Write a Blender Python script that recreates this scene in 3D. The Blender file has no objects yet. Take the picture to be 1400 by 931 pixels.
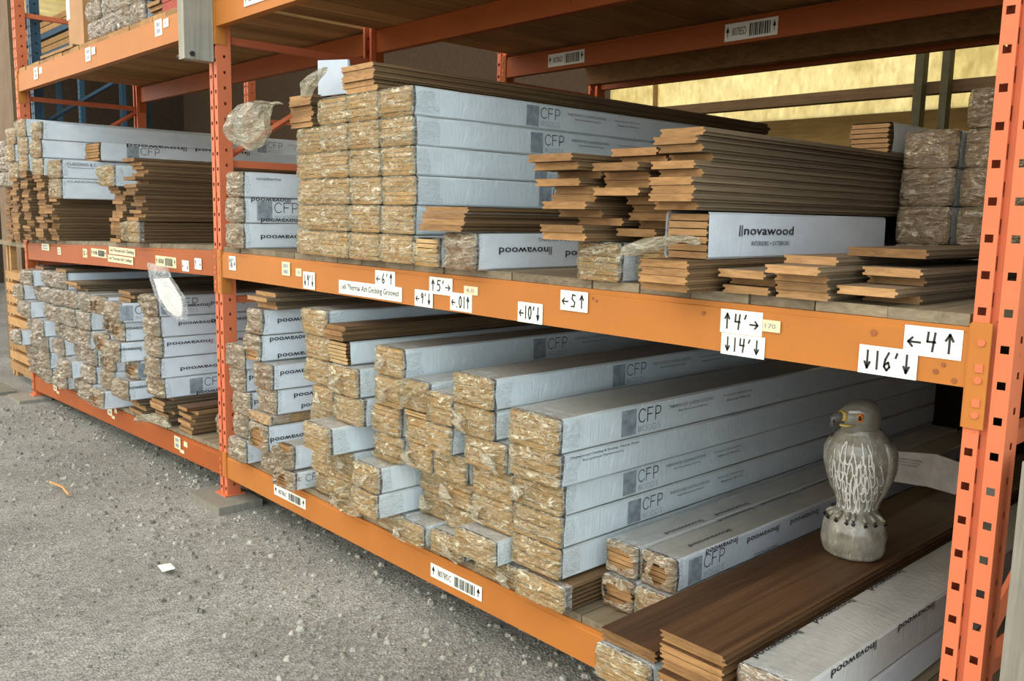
import bpy, bmesh, math, random
from mathutils import Vector, Matrix, noise
S = bpy.context.scene
COL = S.collection
# ------------------------------------------------------------------ camera, world, sun, exposure
cd = bpy.data.cameras.new('camera'); cam = bpy.data.objects.new('camera', cd); COL.objects.link(cam)
yaw, pit, rol = -0.823048, -0.140933, 0.021022
fw = Vector((math.sin(yaw)*math.cos(pit), math.cos(yaw)*math.cos(pit), math.sin(pit)))
rt = Vector((math.cos(yaw), -math.sin(yaw), 0)); up = rt.cross(fw)
rt2 = math.cos(rol)*rt + math.sin(rol)*up; up2 = -math.sin(rol)*rt + math.cos(rol)*up
M = Matrix((rt2, up2, -fw)).transposed().to_4x4(); M.translation = (4.353, -1.984, 1.535)
cam.matrix_world = M
cd.sensor_width = 36; cd.lens = 1205.976*36/1400; cd.clip_start = .05; cd.clip_end = 200
S.camera = cam
W = bpy.data.worlds.new('sky'); S.world = W; W.use_nodes = True
nt = W.node_tree; bg = nt.nodes['Background']
tc = nt.nodes.new('ShaderNodeTexCoord'); sx = nt.nodes.new('ShaderNodeSeparateXYZ'); rp = nt.nodes.new('ShaderNodeValToRGB')
mr = nt.nodes.new('ShaderNodeMapRange'); mr.inputs[1].default_value = -1; mr.inputs[2].default_value = 1
nt.links.new(tc.outputs['Generated'], sx.inputs[0]); nt.links.new(sx.outputs[0], mr.inputs[0]); nt.links.new(mr.outputs[0], rp.inputs[0])
rp.color_ramp.elements[0].color = (1.0, .95, .86, 1); rp.color_ramp.elements[0].position = .45
rp.color_ramp.elements[1].color = (.72, .93, 1.0, 1); rp.color_ramp.elements[1].position = .85
nt.links.new(rp.outputs[0], bg.inputs[0]); bg.inputs[1].default_value = 3.15
sl = bpy.data.lights.new('sun', 'SUN'); sl.energy = 4.2; sl.angle = .02; sl.color = (1, .93, .8)
so = bpy.data.objects.new('sun', sl); COL.objects.link(so)
so.rotation_euler = Vector((-.25, -1, -.75)).to_track_quat('-Z', 'Y').to_euler()
S.view_settings.view_transform = 'Standard'; S.view_settings.look = 'None'; S.view_settings.gamma = 1
S.view_settings.use_curve_mapping = False; S.view_settings.exposure = 0.0
S.cycles.max_bounces = 8; S.cycles.transparent_max_bounces = 12
try: S.cycles.use_denoising = True
except Exception: pass

# ------------------------------------------------------------------ materials
def lin(c):
    return tuple(((v/255)/12.92 if v/255 <= .04045 else ((v/255+.055)/1.055)**2.4) for v in c) + (1,)
class NT:
    def __init__(s, name):
        s.m = bpy.data.materials.new(name); s.m.use_nodes = True; s.t = s.m.node_tree
        s.p = s.t.nodes['Principled BSDF']; s.out = s.t.nodes['Material Output']
    def n(s, typ, **kw):
        x = s.t.nodes.new('ShaderNode'+typ)
        for k, v in kw.items(): setattr(x, k, v)
        return x
    def l(s, a, b): s.t.links.new(a, b)
    def coord(s, scale=(1,1,1), kind='Object'):
        c = s.n('TexCoord'); mp = s.n('Mapping'); mp.inputs['Scale'].default_value = scale; s.l(c.outputs[kind], mp.inputs[0]); return mp.outputs[0]
    def noise(s, vec, scale, detail=4, rough=.6, dist=0):
        x = s.n('TexNoise'); x.inputs['Scale'].default_value = scale; x.inputs['Detail'].default_value = detail
        x.inputs['Roughness'].default_value = rough; x.inputs['Distortion'].default_value = dist; s.l(vec, x.inputs['Vector']); return x.outputs[0]
    def ramp(s, fac, stops):
        r = s.n('ValToRGB'); e = r.color_ramp.elements
        while len(e) < len(stops): e.new(.5)
        for el, (p, c) in zip(e, stops): el.position = p; el.color = c
        s.l(fac, r.inputs[0]); return r.outputs[0]
    def mix(s, fac, a, b, mode='MIX'):
        x = s.n('Mix', data_type='RGBA', blend_type=mode)
        for sock, v in ((x.inputs[0], fac), (x.inputs[6], a), (x.inputs[7], b)):
            if isinstance(v, (int, float, tuple)): sock.default_value = v
            else: s.l(v, sock)
        return x.outputs[2]
    def bump(s, h, strength=.3, dist=.01):
        b = s.n('Bump'); b.inputs['Strength'].default_value = strength; b.inputs['Distance'].default_value = dist
        s.l(h, b.inputs['Height']); s.l(b.outputs[0], s.p.inputs['Normal']); return b.outputs[0]
    def col(s, c):
        if isinstance(c, tuple): s.p.inputs['Base Color'].default_value = c
        else: s.l(c, s.p.inputs['Base Color'])
    def rough(s, r): s.p.inputs['Roughness'].default_value = r
    def rnd(s): return s.n('ObjectInfo').outputs['Random']

def plain(name, rgb, rough=.6, metal=0, var=.12, scale=14, bump=0):
    k = NT(name); c = lin(rgb); v = k.coord()
    d = tuple(x*(1-var*2.2) for x in c[:3]) + (1,); b = tuple(min(1, x*(1+var)) for x in c[:3]) + (1,)
    h = k.noise(v, scale); k.col(k.ramp(h, [(.3, d), (.7, b)])); k.rough(rough); k.p.inputs['Metallic'].default_value = metal
    if bump: k.bump(k.noise(v, scale*6), bump, .004)
    return k.m
def paint(name, rgb, dirt):
    k = NT(name); v = k.coord(); c = lin(rgb)
    n1 = k.noise(v, 3, 5); base = k.ramp(n1, [(.3, tuple(x*.86 for x in c[:3])+(1,)), (.7, c)])
    sp = k.noise(v, 38, 3, .7); msk = k.ramp(sp, [(.70, (0,0,0,1)), (.76, (1,1,1,1))])
    k.col(k.mix(msk, base, lin(dirt))); k.rough(.55); k.p.inputs['Specular IOR Level'].default_value = .22; k.bump(k.noise(v, 60), .06, .003); return k.m
def wood(name, dark, light, grain=(26, 1.3, 60), rough=.7, rv=.25, bump=.25):
    k = NT(name); v0 = k.coord(grain); oi = k.n('ObjectInfo'); ad = k.n('VectorMath', operation='ADD')
    k.l(v0, ad.inputs[0]); sc = k.n('VectorMath', operation='SCALE'); k.l(oi.outputs['Location'], sc.inputs[0]); sc.inputs['Scale'].default_value = 9.7; k.l(sc.outputs[0], ad.inputs[1])
    v = ad.outputs[0]
    g = k.noise(v, 1, 5, .65, 1.2); g2 = k.noise(k.coord((3, .5, 3)), 1.6, 3)
    c = k.ramp(g, [(.28, lin(dark)), (.72, lin(light))])
    c = k.mix(.35, c, k.ramp(g2, [(.3, lin(dark)), (.75, lin(light))]))
    h = k.n('HueSaturation'); h.inputs['Saturation'].default_value = .95; mrg = k.n('MapRange'); mrg.inputs[3].default_value = 1-rv; mrg.inputs[4].default_value = 1+rv
    k.l(k.rnd(), mrg.inputs[0]); k.l(mrg.outputs[0], h.inputs['Value']); k.l(c, h.inputs['Color'])
    k.col(h.outputs[0]); k.rough(rough); k.p.inputs['Specular IOR Level'].default_value = .18; k.bump(g, bump, .004); return k.m
def film(name, tint, glaze, cover, gl=.16, bs=.9, crease_glint=(250,240,214)):
    """crinkled polythene: clear between, milky creases with painted cream highlights, glossy"""
    k = NT(name); v = k.coord(); d = k.coord((.55, .5, 1.9))
    oi = k.n('ObjectInfo'); ad0 = k.n('VectorMath', operation='ADD'); sc = k.n('VectorMath', operation='SCALE'); k.l(oi.outputs['Random'], sc.inputs[0]); sc.inputs['Scale'].default_value = 37
    k.l(d, ad0.inputs[0]); k.l(sc.outputs[0], ad0.inputs[1]); d = ad0.outputs[0]
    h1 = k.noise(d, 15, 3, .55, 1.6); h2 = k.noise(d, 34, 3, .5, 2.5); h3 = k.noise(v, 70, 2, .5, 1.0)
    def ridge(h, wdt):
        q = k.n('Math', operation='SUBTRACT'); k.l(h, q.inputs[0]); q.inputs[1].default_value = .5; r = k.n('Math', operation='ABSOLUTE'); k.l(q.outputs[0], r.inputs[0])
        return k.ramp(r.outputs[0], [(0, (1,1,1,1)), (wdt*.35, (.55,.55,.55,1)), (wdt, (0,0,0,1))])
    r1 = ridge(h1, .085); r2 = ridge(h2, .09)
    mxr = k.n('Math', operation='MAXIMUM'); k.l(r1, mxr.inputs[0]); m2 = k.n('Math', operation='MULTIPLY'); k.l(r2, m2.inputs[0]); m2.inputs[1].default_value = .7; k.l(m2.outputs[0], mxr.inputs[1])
    ad = k.n('Math', operation='ADD'); k.l(mxr.outputs[0], ad.inputs[0]); ml = k.n('Math', operation='MULTIPLY'); k.l(h3, ml.inputs[0]); ml.inputs[1].default_value = .5; k.l(ml.outputs[0], ad.inputs[1])
    k.bump(ad.outputs[0], bs, .012)
    k.col(k.mix(mxr.outputs[0], lin(glaze), lin(crease_glint))); k.rough(gl); k.p.inputs['IOR'].default_value = 1.75; k.p.inputs['Coat Weight'].default_value = .7; k.p.inputs['Coat Roughness'].default_value = .08  # milky creases also carry sky highlights painted in as cream
    tr = k.n('BsdfTransparent'); tr.inputs[0].default_value = lin(tint)
    mx = k.n('MixShader'); cv = k.ramp(h1, [(.3, (cover*.6,)*3+(1,)), (.7, (min(1, cover*1.3),)*3+(1,))])
    fx = k.n('Math', operation='MAXIMUM'); k.l(cv, fx.inputs[0]); m3 = k.n('Math', operation='MULTIPLY'); k.l(mxr.outputs[0], m3.inputs[0]); m3.inputs[1].default_value = min(1, cover+.35); k.l(m3.outputs[0], fx.inputs[1])
    k.l(fx.outputs[0], mx.inputs[0]); k.l(tr.outputs[0], mx.inputs[1]); k.l(k.p.outputs[0], mx.inputs[2]); k.l(mx.outputs[0], k.out.inputs[0]); return k.m
def paper(name, rgb, streak=.16, dusty=(150,140,122), glint=.25):
    """white printed sleeve under stretched film; dust lies on upward faces"""
    k = NT(name); v = k.coord((5, 11, 3)); h = k.noise(v, 1.6, 4, .6, 3.0); h2 = k.noise(k.coord((3, 3, 6)), 2.2, 3)
    w = k.ramp(h2, [(.3, tuple(x*.86 for x in lin(rgb)[:3])+(1,)), (.7, lin(rgb))])
    g = k.n('NewGeometry'); s = k.n('SeparateXYZ'); k.l(g.outputs['True Normal'], s.inputs[0])
    m = k.ramp(s.outputs[2], [(.6, (0,0,0,1)), (.85, (.85,)*3+(1,))])
    dn = k.ramp(k.noise(k.coord((4, 1, 4)), 5, 5), [(.3, tuple(x*.7 for x in lin(dusty)[:3])+(1,)), (.7, lin(dusty))])
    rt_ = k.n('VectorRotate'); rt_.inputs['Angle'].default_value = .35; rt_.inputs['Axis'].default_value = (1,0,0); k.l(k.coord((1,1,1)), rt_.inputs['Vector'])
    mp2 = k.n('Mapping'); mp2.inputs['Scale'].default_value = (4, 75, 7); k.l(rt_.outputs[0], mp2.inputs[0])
    st = k.ramp(k.noise(mp2.outputs[0], 1, 2, .5, .6), [(.62, (0,0,0,1)), (.70, (1,1,1,1))]); ms = k.ramp(k.noise(k.coord((3, 4, 9)), 1.3, 2), [(.45, (0,0,0,1)), (.65, (glint,)*3+(1,))])
    w = k.mix(k.mix(1.0, st, ms, 'MULTIPLY'), w, lin((250,252,254)))  # film highlights painted into the sleeve colour as pale streaks
    k.col(k.mix(m, w, dn)); k.rough(.38); k.p.inputs['Coat Weight'].default_value = .6; k.p.inputs['Coat Roughness'].default_value = .12
    b = k.bump(h, streak, .02); k.l(b, k.p.inputs['Coat Normal']); return k.m

M_BEAM = paint('orange_beam_paint', (186,114,50), (110,56,28))
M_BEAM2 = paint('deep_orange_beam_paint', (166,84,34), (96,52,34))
M_POST = paint('red_orange_post_paint', (212,114,76), (140,74,52))
M_BLUE = paint('blue_post_paint', (62,92,112), (60,60,60))
M_DARK = plain('dark_steel', (60,56,54), .5, .6)
M_PLANK = wood('weathered_deck_wood', (92,78,60), (158,140,112), (20,1.2,40))
M_UPLANK = wood('upper_deck_wood', (130,88,44), (194,144,82), (14,1.0,40))
M_BOARD = wood('brown_thermal_board', (84,60,38), (138,106,72))
M_BOARDF = wood('rich_brown_board_face', (58,38,22), (112,78,48), (30,.8,60), .5)
M_BOARDG = wood('grey_brown_board', (88,70,52), (134,112,86))
M_ENDF = wood('wrapped_board_end', (148,114,68), (216,180,124), (10,10,50), .6, .15)
M_END = wood('sawn_board_end', (100,68,36), (172,126,74), (10,10,50), .75, .34, .4)
M_ENDD = wood('dark_board_end', (122,86,50), (186,140,88), (10,10,60), .75, .25)
M_LUMB = wood('yellow_lumber', (150,104,56), (196,150,92), (20,1,40))
M_GREYW = wood('grey_timber', (112,106,94), (160,152,136), (40,40,2))
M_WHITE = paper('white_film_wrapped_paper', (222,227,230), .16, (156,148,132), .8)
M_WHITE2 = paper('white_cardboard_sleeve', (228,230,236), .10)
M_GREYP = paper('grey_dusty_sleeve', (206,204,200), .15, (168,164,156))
M_KRAFT = plain('kraft_paper', (164,130,92), .6, 0, .14, 20, .3)
M_CARTON = plain('corrugated_carton', (176,128,80), .7, 0, .08, 6)
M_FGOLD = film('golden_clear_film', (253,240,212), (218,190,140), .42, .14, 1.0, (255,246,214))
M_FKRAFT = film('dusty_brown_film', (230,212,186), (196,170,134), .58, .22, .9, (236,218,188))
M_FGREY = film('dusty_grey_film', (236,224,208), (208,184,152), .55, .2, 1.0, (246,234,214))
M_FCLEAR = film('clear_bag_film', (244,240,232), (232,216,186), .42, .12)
M_FEDGE = film('film_edge_highlight', (250,240,220), (236,222,194), .62, .14, .8, (255,250,232))  # thick film rim with corner highlights painted in as cream
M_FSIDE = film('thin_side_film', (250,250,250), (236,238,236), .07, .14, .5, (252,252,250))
M_INK = plain('black_ink', (34,34,38), .6, 0, .1)
M_INKG = plain('grey_ink', (158,164,170), .6, 0, .2, 30)
M_INKO = plain('orange_ink', (190,110,70), .6)
M_INKL = plain('light_grey_ink', (150,150,156), .6)
M_LABEL = plain('white_label_paper', (238,236,222), .7, 0, .03)
M_LABELY = plain('aged_label_paper', (222,208,168), .7, 0, .06)
M_RUST = plain('rust', (150,84,46), .8)
M_HOLE = plain('shadow_steel', (50,40,36), .7)

# ------------------------------------------------------------------ mesh helpers
def mesh_from(name, V, F, mats, idx=None, smooth=False):
    me = bpy.data.meshes.new(name); me.from_pydata([tuple(v) for v in V], [], F)
    for m in mats: me.materials.append(m)
    if idx: me.polygons.foreach_set('material_index', idx)
    if smooth: me.polygons.foreach_set('use_smooth', [True]*len(F))
    me.update(); return me
def obj(name, me, parent=None, loc=(0,0,0), rot=(0,0,0)):
    o = bpy.data.objects.new(name, me); COL.objects.link(o); o.location = loc; o.rotation_euler = rot
    if parent: o.parent = parent
    return o
def tag(o, label, cat, group=None, kind=None):
    o['label'] = label; o['category'] = cat
    if group: o['group'] = group
    if kind: o['kind'] = kind
    return o
def empty(name, loc, label, cat, group=None, rz=0):
    o = obj(name, None, None, loc, (0,0,rz)); o.empty_display_size = .05; return tag(o, label, cat, group)
def struct(o): o['kind'] = 'structure'; return o
class MB:
    def __init__(s): s.V = []; s.F = []; s.I = []
    def add(s, V, F, mi=0):
        b = len(s.V); s.V += [Vector(v) for v in V]; s.F += [tuple(i+b for i in f) for f in F]; s.I += [mi]*len(F) if isinstance(mi, int) else mi; return s
    def box(s, x0, x1, y0, y1, z0, z1, mi=0):
        V = [(x,y,z) for x in (x0,x1) for y in (y0,y1) for z in (z0,z1)]
        return s.add(V, [(0,1,3,2),(4,6,7,5),(0,4,5,1),(2,3,7,6),(0,2,6,4),(1,5,7,3)], mi)
    def prism(s, poly, axis, a, b, mi=0, cap=None):
        """poly: list of 2-D points, swept along axis (0,1,2) from a to b; outer normals for counter-clockwise polys"""
        n = len(poly)
        def P(p, t): return {0: (t,p[0],p[1]), 1: (p[0],t,p[1]), 2: (p[0],p[1],t)}[axis]
        V = [P(p, a) for p in poly]+[P(p, b) for p in poly]
        F = [(i,(i+1)%n,n+(i+1)%n,n+i) for i in range(n)]+[tuple(range(n))[::-1], tuple(range(n, 2*n))]
        c = mi if cap is None else cap
        return s.add(V, F, [mi]*n+[c, c])
    def tube(s, pts, r, n=8, mi=0):
        pts = [Vector(p) for p in pts]; V = []; F = []
        for i, p in enumerate(pts):
            t = (pts[min(i+1, len(pts)-1)]-pts[max(i-1, 0)]).normalized()
            a = t.cross(Vector((0,0,1))); a = a if a.length > .1 else t.cross(Vector((1,0,0))); a.normalize(); b = t.cross(a)
            rr = r[i] if isinstance(r, (list, tuple)) else r
            V += [p+rr*(math.cos(k*2*math.pi/n)*a+math.sin(k*2*math.pi/n)*b) for k in range(n)]
        for i in range(len(pts)-1):
            F += [(i*n+k, i*n+(k+1)%n, (i+1)*n+(k+1)%n, (i+1)*n+k) for k in range(n)]
        F += [tuple(range(n)), tuple(range((len(pts)-1)*n, len(pts)*n))[::-1]]
        return s.add(V, F, mi)
    def me(s, name, mats, smooth=False, fix=True):
        m = mesh_from(name, s.V, s.F, mats, s.I, smooth)
        if fix:
            b = bmesh.new(); b.from_mesh(m); bmesh.ops.recalc_face_normals(b, faces=b.faces[:]); b.to_mesh(m); b.free()
        return m
    def obj(s, name, mats, parent=None, smooth=False, loc=(0,0,0), fix=True):
        return obj(name, s.me(name, mats, smooth, fix), parent, loc)
ORD = 'first second third fourth fifth sixth seventh eighth ninth tenth eleventh twelfth thirteenth fourteenth fifteenth sixteenth seventeenth eighteenth nineteenth twentieth'.split()
def nth(i, n, lo='bottom', hi='top'):
    if n == 1: return 'only one'
    if i == 0: return lo+' one'
    if i == n-1: return hi+' one'
    return (ORD[i]+' from '+lo) if i < (n+1)//2 or n < 3 else (ORD[n-1-i]+' from '+hi) if i < n-2 else 'second from '+hi
def nz(x, y, z): return noise.noise(Vector((x, y, z)))

# ---- lettering ----
_tc = {}
def text_geo(s, off=0.0, shear=0, space=1.0):
    key = (s, off, shear, space)
    if key not in _tc:
        c = bpy.data.curves.new('t', 'FONT'); c.body = s; c.size = 1; c.offset = off; c.shear = shear; c.resolution_u = 2; c.space_character = space
        o = bpy.data.objects.new('t', c); COL.objects.link(o); dg = bpy.context.evaluated_depsgraph_get(); dg.update()
        m = bpy.data.meshes.new_from_object(o.evaluated_get(dg))
        V = [v.co.copy() for v in m.vertices]; F = [tuple(p.vertices) for p in m.polygons]
        bpy.data.objects.remove(o); bpy.data.curves.remove(c); bpy.data.meshes.remove(m)
        if V:
            x0 = min(v.x for v in V); x1 = max(v.x for v in V); y0 = min(v.y for v in V); y1 = max(v.y for v in V)
            V = [Vector(((v.x-x0)/(x1-x0), (v.y-y0)/(y1-y0), 0)) for v in V]
        _tc[key] = (V, F)
    return _tc[key]
STROKE = {  # handwriting on a unit box
 '0': [[(.5,1),(.2,.8),(.15,.4),(.4,0),(.7,.1),(.85,.55),(.7,.9),(.5,1)]], '1': [[(.5,1),(.5,0)]],
 '4': [[(.2,1),(.15,.5),(.8,.5)],[(.75,1),(.6,0)]], '5': [[(.85,1),(.25,1),(.2,.6),(.6,.62),(.8,.35),(.6,.05),(.15,.05)]],
 '6': [[(.65,1),(.3,.6),(.2,.2),(.5,0),(.8,.2),(.65,.45),(.25,.3)]], '9': [[(.75,.7),(.45,.55),(.25,.75),(.5,1),(.75,.85),(.7,.3),(.6,0)]],
 "'": [[(.5,1),(.35,.75)]], '.': [[(.5,.05),(.55,0)]], 'S': [[(.8,.95),(.35,1),(.25,.65),(.75,.4),(.65,.05),(.15,.05)]],
 '<': [[(1,.5),(0,.5)],[(.35,.8),(0,.5),(.35,.2)]], '>': [[(0,.5),(1,.5)],[(.65,.8),(1,.5),(.65,.2)]],
 '^': [[(.5,0),(.5,1)],[(.2,.65),(.5,1),(.8,.65)]], 'v': [[(.5,1),(.5,0)],[(.2,.35),(.5,0),(.8,.35)]],
 'C': [[(.95,.82),(.75,.97),(.5,1),(.22,.88),(.06,.62),(.06,.38),(.22,.12),(.5,0),(.75,.03),(.95,.18)]],
 'F': [[(.15,0),(.15,1),(.85,1)],[(.15,.52),(.75,.52)]], 'P': [[(.15,0),(.15,1),(.6,1),(.85,.87),(.88,.7),(.8,.52),(.6,.43),(.15,.43)]],
 'W': [[(0,1),(.25,0),(.5,1),(.75,0),(1,1)]], 'O': [[(.5,1),(.15,.85),(.02,.5),(.15,.15),(.5,0),(.85,.15),(.98,.5),(.85,.85),(.5,1)]],
 'D': [[(.1,0),(.1,1),(.5,1),(.85,.8),(.95,.5),(.85,.2),(.5,0),(.1,0)]], 'H': [[(.2,1),(.2,0)],[(.8,1),(.7,0)],[(.2,.45),(.8,.5)]]}
class Print:
    """ink on a plane: origin O, axes u (writing direction) and v (up)"""
    def __init__(s, O, u, v): s.O = Vector(O); s.u = Vector(u); s.v = Vector(v); s.b = MB()
    def P(s, x, y): return s.O+s.u*x+s.v*y
    def quad(s, x0, y0, x1, y1, mi=0): s.b.add([s.P(x0,y0),s.P(x1,y0),s.P(x1,y1),s.P(x0,y1)], [(0,1,2,3)], mi)
    def line(s, pts, w, mi=0):
        for (ax, ay), (bx, by) in zip(pts, pts[1:]):
            d = math.hypot(bx-ax, by-ay) or 1e-9; tx, ty = (bx-ax)/d, (by-ay)/d; nx, ny = -ty*w/2, tx*w/2; e = w*.35
            ax2, ay2, bx2, by2 = ax-tx*e, ay-ty*e, bx+tx*e, by+ty*e
            s.b.add([s.P(ax2-nx,ay2-ny),s.P(bx2-nx,by2-ny),s.P(bx2+nx,by2+ny),s.P(ax2+nx,ay2+ny)], [(0,1,2,3)], mi)
    def glyphs(s, txt, x, y, cw, h, w, mi=0, gap=.3):
        for ch in txt:
            for st in STROKE.get(ch, []): s.line([(x+px*cw, y+py*h) for px, py in st], w, mi)
            x += cw*(1+gap)
    def text(s, txt, x, y, wd, h, mi=0, off=0, shear=0, flip=False, space=1.0):
        V, F = text_geo(txt, off, shear, space)
        s.b.add([s.P(x+wd*((1-q.x) if flip else q.x), y+h*((1-q.y) if flip else q.y)) for q in V], F, mi)
INKS = [M_INK, M_INKG, M_INKO, M_INKL]

# ------------------------------------------------------------------ ground and building shell
def gz(x, y): return -.02+.012*nz(x*.5, y*.5, 0)+.006*nz(x*2.2, y*2.2, 3)+.003*nz(x*9, y*9, 7)-(.035*min(1, max(0, (-x-.3)/3.3)))
def ground():
    xs = [-40,-20,-12]+[-9+.1*i for i in range(151)]+[9,14,25]; ys = [-40,-20,-9]+[-4.2+.1*i for i in range(60)]+[2.2,4,9,30]
    V = [(x, y, gz(x, y)) for x in xs for y in ys]; m = len(ys)
    F = [(i*m+j,(i+1)*m+j,(i+1)*m+j+1,i*m+j+1) for i in range(len(xs)-1) for j in range(m-1)]
    k = NT('gravel'); v = k.coord(); vo = k.n('TexVoronoi'); vo.inputs['Scale'].default_value = 85; k.l(v, vo.inputs['Vector'])
    big = k.noise(v, 1.1, 5, .6); fine = k.noise(v, 160, 3, .7)
    c1 = k.ramp(big, [(.3, lin((142,137,127))), (.7, lin((182,177,167)))])
    c2 = k.ramp(vo.outputs['Color'], [(.1, (.45,.45,.45,1)), (.9, (1.25,1.25,1.25,1))])
    c3 = k.ramp(fine, [(.3, (.6,.6,.6,1)), (.7, (1.15,1.15,1.15,1))])
    k.col(k.mix(.8, k.mix(.8, c1, c2, 'MULTIPLY'), c3, 'MULTIPLY')); k.rough(.9)
    ad = k.n('Math', operation='ADD'); k.l(vo.outputs['Distance'], ad.inputs[0]); k.l(fine, ad.inputs[1]); k.bump(ad.outputs[0], .8, .012)
    struct(obj('floor', mesh_from('floor', V, F, [k.m], smooth=True)))
    rnd = random.Random(4); b = MB()
    for i in range(9000):
        t = rnd.random(); x = -4.5+7.5*t+rnd.uniform(-.3, .3); y = rnd.uniform(-2.4, .35) if rnd.random() < .8 else rnd.uniform(-.6, .3)
        if any(abs(x-q-.01) < .25 and -.2 < y < .2 for q in (-.031, 3.694)) or (x < -3.3 and y > -.35): continue
        r = (.0035+.013*rnd.random()**4)*(1.15 if y > -.7 else .85); z = gz(x, y)+r*.2
        V = []; a0 = rnd.random()*6.3
        for k_ in range(5): V.append((x+r*math.cos(a0+k_*1.257)*rnd.uniform(.7,1.3), y+r*math.sin(a0+k_*1.257)*rnd.uniform(.7,1.3), z-r*.3))
        for k_ in range(4): V.append((x+r*.7*math.cos(a0+.6+k_*1.57)*rnd.uniform(.6,1.2), y+r*.7*math.sin(a0+.6+k_*1.57)*rnd.uniform(.6,1.2), z+r*rnd.uniform(.3,.7)))
        b.add(V, [(0,1,5),(1,2,6,5),(2,3,7,6),(3,4,8,7),(4,0,5,8),(5,6,7,8)], rnd.randrange(3))
    ms = [plain('stone_a', (150,142,128), .9, 0, .3, 40), plain('stone_b', (136,130,120), .9, 0, .3, 40), plain('stone_c', (172,166,154), .9, 0, .2, 40)]
    tag(b.obj('gravel', ms, fix=False), 'loose grey gravel stones scattered over the yard in front of the rack', 'gravel', kind='stuff')
ground()
def shell():
    k = NT('yellow_tarp'); v = k.coord((1,1,1)); n1 = k.noise(k.coord((22,1,9)), 1, 4); n2 = k.noise(v, 1.5, 4)
    c = k.mix(.5, k.ramp(n1, [(.3, lin((176,160,116))), (.7, lin((238,228,190)))]), k.ramp(n2, [(.3, lin((206,194,150))), (.7, lin((250,244,218)))]))
    df = k.n('BsdfDiffuse'); tr = k.n('BsdfTranslucent'); mx = k.n('MixShader'); mx.inputs[0].default_value = .7
    k.l(c, df.inputs[0]); k.l(c, tr.inputs[0]); k.l(df.outputs[0], mx.inputs[1]); k.l(tr.outputs[0], mx.inputs[2]); k.l(mx.outputs[0], k.out.inputs[0])
    struct(MB().box(-3.1, 3.99, 6.5, 6.52, 2.58, 6.6).obj('wall_back', [k.m]))
    wb = wood('wall_boards', (120,92,40), (160,126,62), (3,3,40)); struct(MB().box(-3.1, 3.99, 6.5, 6.52, -.1, 2.58).obj('wall_back_lower', [wb]))
    struct(MB().box(-16, -3.1, 6.5, 6.52, -.1, 6.6).obj('wall_back_boards', [plain('dark_wall_boards', (88,66,46), .8)]))
    struct(MB().box(-16.02, -16, -1.2, 6.5, 5.35, 6.6).obj('wall_left', [k.m]))
    struct(MB().box(-16.02, -16, 0, 6.5, -.1, 5.35).obj('wall_left_lower', [plain('old_wall', (84,64,46), .8)]))
    struct(MB().box(-16, 9, -1.2, 6.6, 6.6, 6.66).obj('ceiling', [plain('roof_sheet', (120,110,96), .8)]))
    struct(MB().box(3.93, 3.99, .14, 6.5, -.1, 6.6).obj('wall_right_light_block', [plain('light_block_boards', (96,78,58), .8)]))  # added blocker: keeps side light out of the deep shelves
    struct(MB().box(-16, 3.93, 3.7, 3.74, -.1, 1.95).obj('wall_back_light_block', [plain('dark_light_block', (60,48,36), .9)]))  # added dark sheet: stops tarp glow so the lower back stays black
    b = MB(); b.box(-3.1, 3.92, 5.9, 6.02, 2.64, 2.74); struct(b.obj('trim_1', [wood('girt_wood', (84,62,38), (120,92,58), (1,30,30))]))
    for x, w in ((.98, .07), (1.2, .06)):
        struct(MB().box(x, x+w, 5.72, 5.82, -.1, 6.6).obj('trim_2', [plain('dark_timber_post', (84,78,50), .8)]))
    b = MB(); b.tube([(-2.35, 6.46, 2.58), (-2.5, 6.46, 6.5)], .03, 6); struct(b.obj('trim_3', [M_LUMB]))
shell()

# ------------------------------------------------------------------ rack steel
def holed(b, O, u, v, L, hole_u, hu, hv, z0, pitch, W_):
    """sheet of width W_ along u and length L along v with rectangular holes centred at hole_u every pitch"""
    O = Vector(O); u = Vector(u); v = Vector(v)
    def q(a, c, d, e): b.add([O+u*a+v*c, O+u*d+v*c, O+u*d+v*e, O+u*a+v*e], [(0,1,2,3)])
    a0, a1 = hole_u-hu, hole_u+hu; q(0, 0, a0, L); q(a1, 0, W_, L); z = z0; last = 0
    while z+hv < L:
        q(a0, last, a1, z-hv); last = z+hv; z += pitch
    q(a0, last, a1, L)
PW, PD, PT = .085, .075, .0762
def post(parent, y0, zb, zt, mat, sgn=1):
    """upright: two ribs with square holes, a groove with slits between, holed side; front faces -Y (sgn 1) or +Y"""
    b = MB(); L = zt-zb; X = Vector((1,0,0)); Z = Vector((0,0,1)); Y = Vector((0, sgn, 0)); o = Vector((-PW/2, y0, zb))
    holed(b, o, X, Z, L, .016, .0085, .0085, .03, PT, .033)
    holed(b, o+X*.033, Y, Z, L, .008, .004, .016, .055, PT, .014)
    b.add([o+X*.033+Y*.014, o+X*.050+Y*.014, o+X*.050+Y*.014+Z*L, o+X*.033+Y*.014+Z*L], [(0,1,2,3)])
    b.add([o+X*.050, o+X*.050+Y*.014, o+X*.050+Y*.014+Z*L, o+X*.050+Z*L], [(0,1,2,3)])
    holed(b, o+X*.050, X, Z, L, .0175, .0085, .0085, .03, PT, .035)
    for xx in (0, PW): holed(b, o+X*xx, Y, Z, L, .04, .006, .0075, .05, PT, PD)
    b.add([o+Y*PD, o+X*.02+Y*PD, o+X*.02+Y*PD+Z*L, o+Y*PD+Z*L], [(0,1,2,3)]); b.add([o+X*(PW-.02)+Y*PD, o+X*PW+Y*PD, o+X*PW+Y*PD+Z*L, o+X*(PW-.02)+Y*PD+Z*L], [(0,1,2,3)])
    p = b.obj('post', [mat], parent, fix=False); return p
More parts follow.
